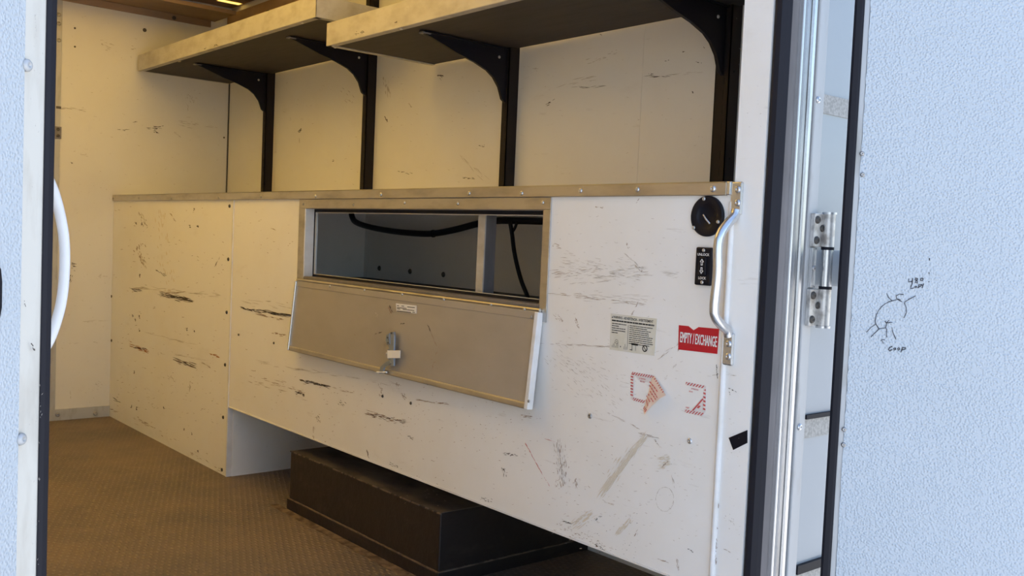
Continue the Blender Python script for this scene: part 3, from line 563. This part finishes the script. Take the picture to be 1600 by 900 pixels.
# inner gasket rim
gx0, gx1 = XP + 0.030, XP + 0.036
for (a, b2, c2, e) in ((HY0, HY1 - .003, HZ1 - 0.012, HZ1), (HY0, HY1 - .003, HZ0, HZ0 + 0.010), (HY1 - 0.012, HY1 - .003, HZ0, HZ1)):
    box('gasket', gx0, gx1, a, b2, c2, e, 'rubber', ha)
for (a, b2, c2, e) in ((HY0, HY1 - .014, HZ1 - 0.0145, HZ1 - .0125), (HY0, HY1 - .014, HZ0 + .0105, HZ0 + 0.012), (HY1 - 0.014, HY1 - .0125, HZ0 + .0105, HZ1 - .0125)):
    box('gasket_lip', gx0, gx1 - .001, a, b2, c2, e, 'alu_cream', ha)
box('corner_plate', XP - 0.005, XP - 0.004, 1.755, 1.795, 0.797, 0.826, 'alu', ha)
for p in [(474, 319), (552, 320), (632, 316.5), (715, 318), (848, 316.5)]: screw(on_x(*p, XP - fo), (-1, 0, 0), 0.005, 'steel' if p[0] > 600 else 'screw', ha)
# flap hangs from its hinge, foot a little proud
FT, FB = Vector((XP - 0.012, 0, 0.822)), Vector((XP - 0.034, 0, 0.582))
FY0, FY1 = 1.772, 3.050
fd = (FB - FT); fdn = fd.normalized(); fn = Vector((fdn.z, 0, -fdn.x)); fn = fn if fn.x < 0 else -fn
flap = MB().obox(FT + Vector((0, FY0, 0)), (0, FY1 - FY0, 0), fd, -fn * 0.010).build('flap', 'hatch', ha)
flap['label'] = 'dull metal drop flap hanging open'
def flapbar(name, y0, y1, s0, s1, h_, mat, bev=0.0012):
    return MB().obox(FT + fdn * s0 + Vector((0, y0, 0)) - fn * 0.011, (0, y1 - y0, 0), fdn * (s1 - s0), fn * (0.011 + h_)).build(name, mat, flap, bev)
FL = fd.length
flapbar('edge_trim', FY0, FY1, 0.0, 0.020, 0.0015, 'hatch'); flapbar('edge_trim', FY0 + .0105, FY1 - .0065, FL - 0.012, FL + 0.004, 0.006, 'rail', 0.003)
flapbar('edge_trim', FY1 - 0.006, FY1 + 0.002, 0.001, FL + 0.004, 0.007, 'alu_bright', 0.002); flapbar('edge_trim', FY0 - 0.004, FY0 + 0.010, 0.001, FL + 0.004, 0.008, 'white', 0.002)
MB().tube([(XP - 0.010, FY0, 0.826), (XP - 0.010, FY1, 0.826)], 0.0045, 10).build('hinge_pin', 'rail', ha, 0, True)
FP = FT + fn * 0.0
def on_f(px, py): return hit(px, py, FP, fn)
for p in [(516, 447), (570, 453), (629, 460), (694, 468), (768, 476), (820, 483)]: screw(on_f(*p) + fn * 0.0016, tuple(fn), 0.0045, 'steel', flap)
for p in [(833, 495), (830, 627)]: screw(on_f(*p) + fn * .008, tuple(fn), 0.004, 'screw', flap)
# latch: hooked bar through a strap
def fp(px, py, h_): return on_f(px, py) + fn * h_
ev = fn * 0.006
MB().prism([fp(x, y, 0.010) for x, y in [(616, 520), (622, 519), (623, 524), (622, 572), (617, 573), (616, 560), (614, 540)]], ev).build('latch_bar', 'latch', flap, 0.0008)
MB().prism([fp(x, y, 0.012) for x, y in [(611, 524), (616, 521), (617, 538), (612, 539), (610, 532)]], ev).build('latch_eye', 'latch', flap, 0.0008)
MB().prism([fp(x, y, 0.012) for x, y in [(616, 563), (619, 568), (608, 574), (605, 584), (600, 584), (602, 573), (609, 567)]], ev).build('latch_hook', 'latch', flap, 0.0008)
MB().tube([fp(596, 582, 0.016), fp(611, 582, 0.016)], 0.0028, 8).build('latch_pin', 'printw', flap, 0, True)
MB().prism([fp(x, y, 0.0165) for x, y in [(613, 548), (633, 548), (633, 560), (613, 560)]], fn * 0.0015).build('latch_strap', 'printw', flap, 0.0005)
MB().prism([fp(x, y, 0.001) for x, y in [(609, 546), (614, 546), (614, 562), (609, 560)]], fn * 0.0165).build('latch_strap', 'hatch', flap, 0.0005)
screw(fp(611.5, 553, 0.017), tuple(fn), 0.0035, 'steel', flap)
for p in [(613.5, 528), (614.5, 536), (619.5, 521)]: screw(fp(*p, 0.0182), tuple(fn), 0.0032, 'rivet_dark', flap, 'rivet')
lab = MB().prism([fp(x, y, 0.0004) for x, y in [(619, 474), (651, 477.5), (651, 490), (620, 486.5)]], fn * 0.0008).build('rating_label', 'printw', flap)
lab['label'] = 'small white printed label'
mb = MB()
for (x1, x2, y) in ((621, 624, 477), (628, 632, 477.6), (637, 649, 479), (621, 636, 480), (621, 626, 482), (630, 648, 483), (621, 643, 485.3), (645, 649, 487.2)):
    sl_ = 0.105; yy = y
    mb.add([fp(x1, yy, .0016), fp(x2, yy + (x2 - x1) * sl_, .0016), fp(x2, yy + 1.1 + (x2 - x1) * sl_, .0016), fp(x1, yy + 1.1, .0016)], [(0, 1, 2, 3)])
mb.build('label_print', 'print', flap)
scuffs('scuff_marks', flap, [(608, 480, 611, 490, 1.5, 22, 5, 2, 1), (609, 478, 614, 489, 1, 10, 5, 1.5, 0), (626, 506, 632, 505, .6, 10, 4, 2, 0), (585, 523, 597, 519, .5, 9, 6, 1.3, 0), (669, 508, 673, 518, .5, 10, 6, 1.6, 0), (674, 520, 684, 545, .4, 8, 9, 1, 1), (684, 545, 675, 578, .4, 9, 9, 1, 1), (587, 488, 591, 497, 1, 8, 5, 1.6, 2), (618, 585, 623, 588, .7, 6, 3, 1.8, 0)] + specks(480, 460, 820, 600, 40, 1, 4, 1),
       FP, fn, 0.0008, ['scuff', 'scuffb', 'lip'])

# inside the hatch
st = thing('support_stud', (1.67, 2.14, 0.29), 'bare metal stud standing just inside the hatch opening', 'stud')
ya, yb_ = on_x(756, 400, 1.66).y, on_x(745, 400, 1.66).y
box('front_face', 1.660, 1.664, ya, yb_, 0.286, 1.12, 'lip', st); box('side_face', 1.664, 1.70, ya, ya + 0.003, 0.286, 1.12, 'alu_grey', st)
hs = [on_x(px, py, 2.10) for px, py in [(548, 325), (550, 338), (556, 347), (575, 354), (605, 360), (640, 364), (675, 365), (710, 359), (745, 350), (775, 345), (815, 345), (850, 346), (870, 347)]]
def smooth_path(pts, n=6):
    o = []
    P = [pts[0]] + pts + [pts[-1]]
    for i in range(1, len(P) - 2):
        for k in range(n):
            t_ = k / n; a, b_, c_, d_ = P[i - 1], P[i], P[i + 1], P[i + 2]
            o.append(0.5 * ((2 * b_) + (c_ - a) * t_ + (2 * a - 5 * b_ + 4 * c_ - d_) * t_ ** 2 + (3 * b_ - a - 3 * c_ + d_) * t_ ** 3))
    return o + [pts[-1]]
hm = thing('wire_harness', tuple(hs[6]), 'thick black wiring loom sagging across the space behind the hatch', 'wiring')
MB().tube(smooth_path(hs), 0.012, 10).build('loom', 'black', hm, 0, True)
tie = on_x(677, 365, 2.10); MB().tube([tie + Vector((0, -.003, 0)), tie + Vector((0, .003, 0))], 0.0145, 10).build('cable_tie', 'rubber', hm, 0, True)
cb = [on_x(px, py, 2.06) for px, py in [(797, 347), (800, 365), (803, 390), (808, 415), (815, 440), (823, 460), (828, 476)]]
o = MB().tube(smooth_path(cb), 0.007, 8).build('cable', 'black', None, 0, True); tag(o, 'thin black cable hanging down behind the right half of the hatch', 'cable')
cb2 = [on_x(px, py, 2.095) for px, py in [(808, 346), (805, 355), (801, 362)]]
MB().tube(smooth_path(cb2), 0.005, 8).build('branch', 'black', hm, 0, True)

# ================================================================== WHEEL BOX
wb = thing('wheel_well_box', (1.9, 2.63, 0), 'scuffed black wheel well box on the floor under the lining', 'wheel box')
BX, BY0, BY1 = 1.606, 2.170, 3.082
box('body', BX + 0.004, XW - 0.001, BY0, BY1, 0.0, 0.210, 'boxblack', wb, 0.004)
box('base_skirt', BX - 0.002, XW - 0.001, BY0 - 0.006, BY1 + 0.006, 0.0, 0.040, 'boxblack', wb, 0.002)
box('lid', BX + 0.006, XW - 0.002, BY0 + 0.003, BY1 - 0.003, 0.2095, 0.2112, 'dust', wb)
rub = []
for yy in [BY0 + (BY1 - BY0) * k / 60 for k in range(60)]:
    if random.random() < .65:
        l = random.uniform(.006, .02); rub.append((yy, l))
mb = MB()
for yy, l in rub: mb.box(BX + 0.0015, BX + 0.008, yy, min(yy + l, BY1), 0.2075, 0.2108)
o = mb.build('rubbed_edge', 'boxedge', wb); o['kind'] = 'stuff'
mb = MB()
for k in range(110):
    yy = BY0 + (BY1 - BY0) * k / 110; mb.box(BX - 0.003, BX + 0.006, yy, yy + 0.0085, 0.0385, 0.0410 + random.uniform(0, .0012))
for k in range(60):
    xx = BX + (XW - BX) * k / 60; mb.box(xx, xx + 0.0105, BY0 - 0.0065, BY0 + 0.001, 0.0385, 0.0410 + random.uniform(0, .0012))
o = mb.build('sealant_bead', 'boxedge', wb); o['kind'] = 'stuff'
mb = MB(); vs = []; fs = []; n = 60
for k in range(n + 1):
    yy = 3.16 - (3.16 - 1.9) * k / n
    a = BX - 0.030 - random.uniform(0, .006) - .010 * k / n; vs += [(a, yy, 0.0012), (BX - 0.003, yy, 0.0018)]
for k in range(n): fs.append((2 * k, 2 * k + 1, 2 * k + 3, 2 * k + 2))
mb.add(vs, fs).build('dirt_line', 'dirt', wb)['kind'] = 'stuff'

# ================================================================== THINGS ON THE LINING
# grab handle on the right frame
def smooth_tube(name, pts, rad, mat, parent): return MB().tube(smooth_path([Vector(p) for p in pts], 8), rad, 14).build(name, mat, parent, 0, True)
def mount(parent, xface, y, z0, z1, sgn, mat):
    MB().box(min(xface, xface + sgn * 0.007), max(xface, xface + sgn * 0.007), y - 0.0145, y + 0.0135, z0, z1).build('mounting_foot', mat, parent, 0.004)
g = thing('grab_handle', (XP, 1.190, 0.765), 'bent aluminium grab handle bolted beside the red sticker', 'grab handle', 'grab handles at the rear opening')
hy = on_x(1153, 306, XP).y; hyb = on_x(1139, 545, XP).y
zt1, zb1 = on_x(1153, 284, XP).z, on_x(1139, 571, XP).z
mount(g, XP, hy, zt1 - 0.068, zt1, -1, 'alu_bright'); mount(g, XP, hyb, zb1, zb1 + 0.068, -1, 'alu_bright')
bx = XP - 0.052
smooth_tube('bar', [(XP - .005, hy - .002, zt1 - .058), (XP - .010, hy - .002, zt1 - .070), (XP - .028, hy, zt1 - .086), (bx + .007, hy + .002, zt1 - .106), (bx, hy + .003, zt1 - .132), (bx, (hy + hyb) / 2, (zt1 + zb1) / 2), (bx, hyb + .003, zb1 + .122), (bx + .006, hyb + .003, zb1 + .100), (XP - .028, hyb + .001, zb1 + .084), (XP - .010, hyb - .001, zb1 + .072), (XP - .005, hyb - .001, zb1 + .060)], 0.0098, 'alu_bright', g)
for p in [(1153, 296), (1152.5, 317)]: screw(on_x(*p, XP - .007), (-1, 0, 0), 0.0075, 'steel', g, 'bolt')
for p in [(1138.5, 537), (1138, 557)]: screw(on_x(*p, XP - .007), (-1, 0, 0), 0.0075, 'steel', g, 'bolt')
g2 = thing('grab_handle', (0.289, 1.165, 0.84), 'white bowed grab handle behind the left door seal', 'grab handle', 'grab handles at the rear opening')
XL = 0.289
smooth_tube('bar', [(XL - .002, 1.165, 1.070), (XL + .006, 1.165, 1.052), (XL + .017, 1.165, 1.025), (XL + .026, 1.165, .985), (XL + .028, 1.165, .945), (XL + .025, 1.165, .905), (XL + .016, 1.165, .870), (XL + .006, 1.165, .848), (XL - .002, 1.165, .832)], 0.0058, 'white', g2)
mount(g2, XL, 1.165, 1.045, 1.095, 1, 'alu_white'); mount(g2, XL, 1.165, .80, .85, 1, 'alu_white')

# round recessed latch
gc = on_x(1106.5, 338, XP)
gt = thing('recessed_latch', (XP, gc.y, gc.z - 0.043), 'round black recessed latch cup with three screws and metal lever', 'latch')
MB().lathe(gc, (-1, 0, 0), [(0.0425, 0.0), (0.0425, 0.0045), (0.040, 0.0065), (0.027, 0.0065), (0.0245, 0.005), (0.021, 0.0022), (0.0, 0.0018)], 40).build('bezel', 'black', gt, 0, True)
lv0, lv1 = on_x(1102, 336, XP) - Vector((.006, 0, 0)), on_x(1113, 350, XP) - Vector((.008, 0, 0))
MB().tube([lv0, lv0.lerp(lv1, .5) - Vector((.002, 0, 0)), lv1], 0.0019, 8).build('lever', 'alu_bright', gt, 0, True)
for p in [(1103, 311), (1125, 347), (1087, 356)]: screw(on_x(*p, XP) - Vector((.0065, 0, 0)), (-1, 0, 0), 0.0042, 'steel', gt)

# lock switch
c1 = on_x(1102, 416, XP)
ls = thing('lock_switch', (XP, c1.y, c1.z - .04), 'small black lock and unlock rocker switch plate below the round latch', 'switch')
R3, U3 = Vector((0, -1, 0)), Vector((0, 0, 1))
ya, yb_ = on_x(1090, 416, XP).y, on_x(1115, 416, XP).y; za, zb_ = on_x(1102, 446, XP).z, on_x(1102, 386.5, XP).z
box('plate', XP - 0.009, XP - 0.0003, yb_, ya, za, zb_, 'black', ls, 0.003)
cy = (ya + yb_) / 2; cz = (za + zb_) / 2
box('rocker', XP - 0.0125, XP - 0.0085, cy - 0.0095, cy + 0.0095, cz - 0.019, cz + 0.019, 'black', ls, 0.002)
fx = XP - 0.0096
text('UNLOCK', (fx, cy, zb_ - .0155), R3, U3, 0.0075, 'printw', ls, xs=1.0, bold=0.02); text('LOCK', (fx, cy, za + .0150), R3, U3, 0.0075, 'printw', ls, xs=1.0, bold=0.02)
def arrow(zc, sg):
    pts = [(0, .008), (.0055, .001), (.0025, .001), (.0025, -.006), (-.0025, -.006), (-.0025, .001), (-.0055, .001)]
    ins = [(0, .0055), (.0025, .0022), (.0010, .0022), (.0010, -.0046), (-.0010, -.0046), (-.0010, .0022), (-.0025, .0022)]
    mb = MB(); n = 7
    mb.add([Vector((XP - 0.0130, cy - a, zc + b_ * sg)) for a, b_ in pts] + [Vector((XP - 0.0130, cy - a, zc + b_ * sg)) for a, b_ in ins], [(i, (i + 1) % n, n + (i + 1) % n, n + i) for i in range(n)])
    mb.build('arrow_mark', 'printw', ls)
arrow(cz + .008, 1); arrow(cz - .008, -1)
for z in (zb_ - .0065, za + .0065): screw((XP - .009, cy, z), (-1, 0, 0), 0.004, 'steel', ls)

# stickers
def sticker(name, quad, mat, label, thick=0.0006):
    pts = [on_x(*p, XP) for p in quad]; L = min(pts, key=lambda v_: v_.z)
    o = thing(name, (XP, sum(v_.y for v_ in pts) / len(pts), L.z), label, 'sticker')
    MB().prism([v_ - Vector((.0003, 0, 0)) for v_ in pts], (-thick, 0, 0)).build('backing', mat, o); return o
SX = XP - 0.0014
def bar(mb, y0, z0, y1, z1, mi=0): mb.add([(SX, y0, z0), (SX, y1, z0), (SX, y1, z1), (SX, y0, z1)], [(0, 1, 2, 3)], mi)
red = sticker('exchange_sticker', [(1061, 508), (1076, 509.5), (1084, 516), (1092, 511), (1124, 514), (1121, 553), (1060, 546)], 'red', 'red rectangular sticker reading EMPTY / EXCHANGE in white')
p0 = on_x(1091.5, 530.5, XP); a_, b2 = on_x(1062, 527, XP), on_x(1122, 535, XP)
text('EMPTY / EXCHANGE', (SX, p0.y, p0.z - .001), b2 - a_, U3, 0.0315, 'printw', red, fit=0.0975, heavy=0.0004)
wrn = sticker('warning_sticker', [(955, 490), (1027, 498), (1023, 556), (953, 546)], 'paper', 'aged cream warning sticker with columns of fine print')
y0, y1, z0, z1 = 1.535, 1.400, 0.757, 0.837
text('WARNING - ADVERTENCIA - AVERTISSEMENT', (SX, y0 - .006, z1 - .006), R3, U3, 0.0085, 'print', wrn, bold=0.015, align='LEFT', fit=0.122)
mb = MB()
mb.add([(SX, y0 - .001, z1 - .0085), (SX, y0 - .005, z1 - .0085), (SX, y0 - .003, z1 - .0035)], [(0, 1, 2)])
def words(yl, yr, z, h_):
    y = yl
    while y > yr + .003:
        l = min(random.uniform(.004, .013), y - yr); bar(mb, y, z, y - l, z + h_); y -= l + random.uniform(.0006, .0012)
words(y0 - .002, y1 + .004, z1 - .0155, .0034)
for k, e in enumerate((.082, .13, .08, .083, .098)): words(y0 - .003, y0 - .003 - (.045 if k in (0, 2, 3) else .022), z1 - .0215 - k * .0052, .0019)
for k in range(10): words(y0 - .058, y1 + .004 + random.uniform(0, .02), z1 - .0215 - k * .0045, .0016)
bar(mb, y0 - .0535, z0 + .004, y0 - .0545, z1 - .020)
bar(mb, y0 - .066, z0 + .016, y0 - .086, z0 + .0205); bar(mb, y0 - .068, z0 + .003, y0 - .0695, z0 + .016); bar(mb, y0 - .079, z0 + .004, y0 - .080, z0 + .016); bar(mb, y0 - .062, z0 + .004, y0 - .069, z0 + .0055)
def ringm(cyy, czz, r0, r1, n=18):
    vs = [(SX, cyy + r_ * math.cos(2 * math.pi * k / n), czz + r_ * math.sin(2 * math.pi * k / n)) for r_ in (r0, r1) for k in range(n)]
    mb.add(vs, [(k, (k + 1) % n, n + (k + 1) % n, n + k) for k in range(n)])
ringm(y0 - .107, z0 + .0125, .0052, .0078); mb.add([(SX, y0 - .102, z0 + .017), (SX, y0 - .1035, z0 + .0185), (SX, y0 - .112, z0 + .008), (SX, y0 - .1105, z0 + .0065)], [(0, 1, 2, 3)])
ringm(y0 - .020, z0 + .0185, .0042, .0050); ringm(y0 - .020, z0 + .0185, .0003, .0012); ringm(y0 - .033, z0 + .0085, .0002, .0015)
for k in range(6): bar(mb, y0 - .006 - k * .0036, z0 + .004, y0 - .0068 - k * .0036, z0 + .009 + .004 * (k % 3))
for k in range(3): bar(mb, y0 - .043 - k * .0035, z0 + .003, y0 - .0438 - k * .0035, z0 + .010 + .006 * (k == 1))
mb.build('fine_print', 'print', wrn)

# torn security seals: hatched borders on the lining
def hatch_band(mb, a, b_, wpx, n, inward, plane):
    """slanted red ticks between a and b (pixel measurements on the lining)"""
    for k in range(n):
        t0, t1 = (k + .05) / n, (k + .5) / n
        q = []
        for t_, w_ in ((t0, 0), (t1, 0), (t1 - .55 / n, 1), (t0 - .55 / n, 1)):
            t_ = max(0, min(1, t_)); x = a[0] + (b_[0] - a[0]) * t_ + inward[0] * wpx * w_; y = a[1] + (b_[1] - a[1]) * t_ + inward[1] * wpx * w_
            q.append(plane(x, y))
        mb.add(q, [(0, 1, 2, 3)])
def pl(x, y): return on_x(x, y, XP) - Vector((.0013, 0, 0))
def zz(x, y): return (970 + x / 8.181, 560 + y / 8.181)
s1 = thing('security_seal', tuple(on_x(1012, 647, XP)), 'torn red hatched security seal with one corner peeling away', 'sticker', 'torn security seals')
def frame_strip(parent, quads, mat, name='border'):
    mb_ = MB()
    for qd in quads: mb_.prism([on_x(*zz(*p), XP) - Vector((.0003, 0, 0)) for p in qd], (-.0006, 0, 0))
    mb_.build(name, mat, parent)
frame_strip(s1, [[(150, 170), (420, 218), (395, 245), (180, 212)], [(150, 170), (180, 212), (165, 495), (128, 520)], [(128, 520), (165, 495), (330, 540), (318, 578)], [(180, 212), (395, 245), (385, 318), (230, 275)]], 'sealpaper')
mb = MB()
hatch_band(mb, zz(150, 172), zz(425, 220), 4.2, 9, (-.25, 1), pl); hatch_band(mb, zz(165, 190), zz(160, 500), 4.0, 8, (-1, .35), pl); hatch_band(mb, zz(165, 500), zz(330, 545), 4.2, 6, (-.4, 1), pl)
mb.build('hatching', 'sealred', s1)
q = on_x(*zz(280, 262), XP); text('ATTENTION', (SX, q.y, q.z), on_x(*zz(340, 272), XP) - on_x(*zz(220, 250), XP), U3, 0.0042, 'sealred', s1, xs=.8, bold=.02)
q = on_x(*zz(285, 298), XP); text('DO NOT', (SX, q.y, q.z), on_x(*zz(340, 308), XP) - on_x(*zz(220, 286), XP), U3, 0.0048, 'sealred', s1, xs=.8, bold=.02)
# the peeled flap stands off the panel
pe = [(405, 230), (440, 225), (632, 465), (555, 500), (430, 610), (350, 712), (305, 670), (335, 520), (372, 370)]
lift = [0.0005, .002, .014, .012, .010, .012, .004, .0008, .0005]
pv = [on_x(*zz(*p), XP) - Vector((.0008 + l, 0, 0)) for p, l in zip(pe, lift)]
cen = sum(pv, Vector()) / len(pv)
MB().add(pv + [cen] + [v_ + Vector((.0005, 0, 0)) for v_ in pv] + [cen + Vector((.0005, 0, 0))], [(i, (i + 1) % 9, 9) for i in range(9)] + [((i + 1) % 9 + 10, i + 10, 19) for i in range(9)] + [(i, i + 10, (i + 1) % 9 + 10, (i + 1) % 9) for i in range(9)]).build('peeled_flap', 'sealpeach', s1)
def peel(u_, v_):   # bilinear over the main quad of the peeled flap
    a, b_, c_, d_ = pv[0], pv[2], pv[4], pv[7]
    return (a * (1 - u_) + b_ * u_) * (1 - v_) + (d_ * (1 - u_) + c_ * u_) * v_
def fl(x, y):
    p = on_x(*zz(x, y), XP); wsum = 0; lsum = 0
    for v_, l in list(zip(pv, lift)) + [(cen, sum(lift) / 9)]:
        dd = 1 / (((v_.y - p.y) ** 2 + (v_.z - p.z) ** 2) + 1e-6) ; wsum += dd; lsum += dd * l
    return p - Vector((.0045 + lsum / wsum, 0, 0))
mb = MB()
for k in range(8):
    t_ = k / 8; x0, y0_ = 420 + 190 * t_, 240 + 215 * t_
    mb.add([fl(x0, y0_), fl(x0 + 14, y0_ + 4), fl(x0 + 30, y0_ - 14), fl(x0 + 18, y0_ - 18)], [(0, 1, 2, 3)])
for (ax, ay, bx_, by) in ((395, 290, 560, 455), (390, 335, 535, 500), (385, 380, 505, 525), (370, 420, 470, 550), (360, 470, 440, 570), (345, 520, 400, 600)):
    n = 5
    for k in range(n):
        if random.random() < .85:
            t0, t1 = k / n, (k + .8) / n; dx, dy = bx_ - ax, by - ay
            mb.add([fl(ax + dx * t0, ay + dy * t0), fl(ax + dx * t1, ay + dy * t1), fl(ax + dx * t1 - 8, ay + dy * t1 + 9), fl(ax + dx * t0 - 8, ay + dy * t0 + 9)], [(0, 1, 2, 3)])
for k in range(3):
    x0, y0_ = 325 + k * 16, 640 + k * 18; mb.add([fl(x0, y0_), fl(x0 + 9, y0_ + 6), fl(x0 + 24, y0_ - 30), fl(x0 + 14, y0_ - 36)], [(0, 1, 2, 3)])
mb.build('flap_print', 'sealred', s1)
s2 = thing('security_seal', tuple(on_x(1085, 651, XP)), 'torn red hatched security seal remnant below the grab handle foot', 'sticker', 'torn security seals')
frame_strip(s2, [[(830, 300), (1095, 355), (1070, 385), (850, 340)], [(1095, 355), (1085, 690), (1050, 690), (1062, 385)], [(815, 650), (1080, 700), (1050, 745), (815, 685)], [(1060, 510), (1055, 690), (920, 665)]], 'sealpaper')
mb = MB()
hatch_band(mb, zz(840, 300), zz(1095, 352), 4.4, 7, (-.3, 1), pl); hatch_band(mb, zz(1092, 390), zz(1085, 690), 3.8, 6, (-1, .5), pl); hatch_band(mb, zz(835, 652), zz(1085, 700), 4.6, 7, (-.4, 1), pl)
mb.add([pl(*zz(*p)) for p in [(1050, 510), (1065, 520), (930, 672), (915, 660)]], [(0, 1, 2, 3)]); mb.add([pl(*zz(*p)) for p in [(1000, 600), (1028, 608), (1000, 640), (975, 632)]], [(0, 1, 2, 3)])
mb.build('hatching', 'sealred', s2)
for tx, px_, py_, sz in (('ATTENTION', 950, 396, .0042), ('NE PAS', 900, 424, .0038), ('OBJET', 858, 630, .0044)):
    q = on_x(*zz(px_, py_), XP); text(tx, (SX, q.y, q.z), on_x(*zz(px_ + 60, py_ + 11), XP) - on_x(*zz(px_ - 60, py_ - 11), XP), U3, sz, 'sealred', s2, xs=.85, bold=.02)

# ================================================================== DOOR HINGE
hx, hyy, hr = 1.786, 1.099, 0.0125
hg = thing('door_hinge', (hx, 1.11, 0.845), 'worn three knuckle metal door hinge with black bolts', 'hinge')
for (z0, z1) in ((1.012, 1.080), (0.848, 0.924)):
    box('hinge_leaf', 1.744, hx + .002, 1.106, 1.1155, z0, z1, 'hinge', hg, 0.001)
    MB().tube([(hx, hyy, z0), (hx, hyy, z1)], hr, 16).build('knuckle', 'hinge', hg, 0, True)
    zc = (z0 + z1) / 2
    for zz_ in (z0 + .013, z1 - .013): screw((1.7535, 1.106, zz_), (0, -1, 0), 0.0085, 'rivet_dark', hg, 'bolt')
    screw((1.772, 1.1058, zc + .004), (0, -1, 0), 0.0075, 'rivet_dark', hg, 'bolt')
for z in (1.0815, .8455): MB().tube([(hx, hyy, z - .0022), (hx, hyy, z + .0022)], hr + .0022, 16).build('pin_cap', 'steel', hg, 0, True)
MB().tube([(hx, hyy, .930), (hx, hyy, 1.006)], hr - .0005, 16).build('knuckle', 'alu_bright', hg, 0, True)
for z in (1.009, .927): MB().tube([(hx, hyy, z - .003), (hx, hyy, z + .003)], hr + .0008, 16).build('washer', 'rubber', hg, 0, True)
box('door_leaf', hx + .008, 1.862, 1.094, 1.100, .930, 1.006, 'skin', hg, 0.0006)
box('door_leaf', 1.856, 1.862, .935, 1.094, .930, 1.006, 'alu', hg, 0.0006)
box('wear_strip', 1.746, 1.762, 1.1085, 1.1155, .927, 1.009, 'alu_bright', hg, 0.0008)
screw((1.754, 1.1085, .967), (0, -1, 0), 0.006, 'screw', hg, 'bolt')
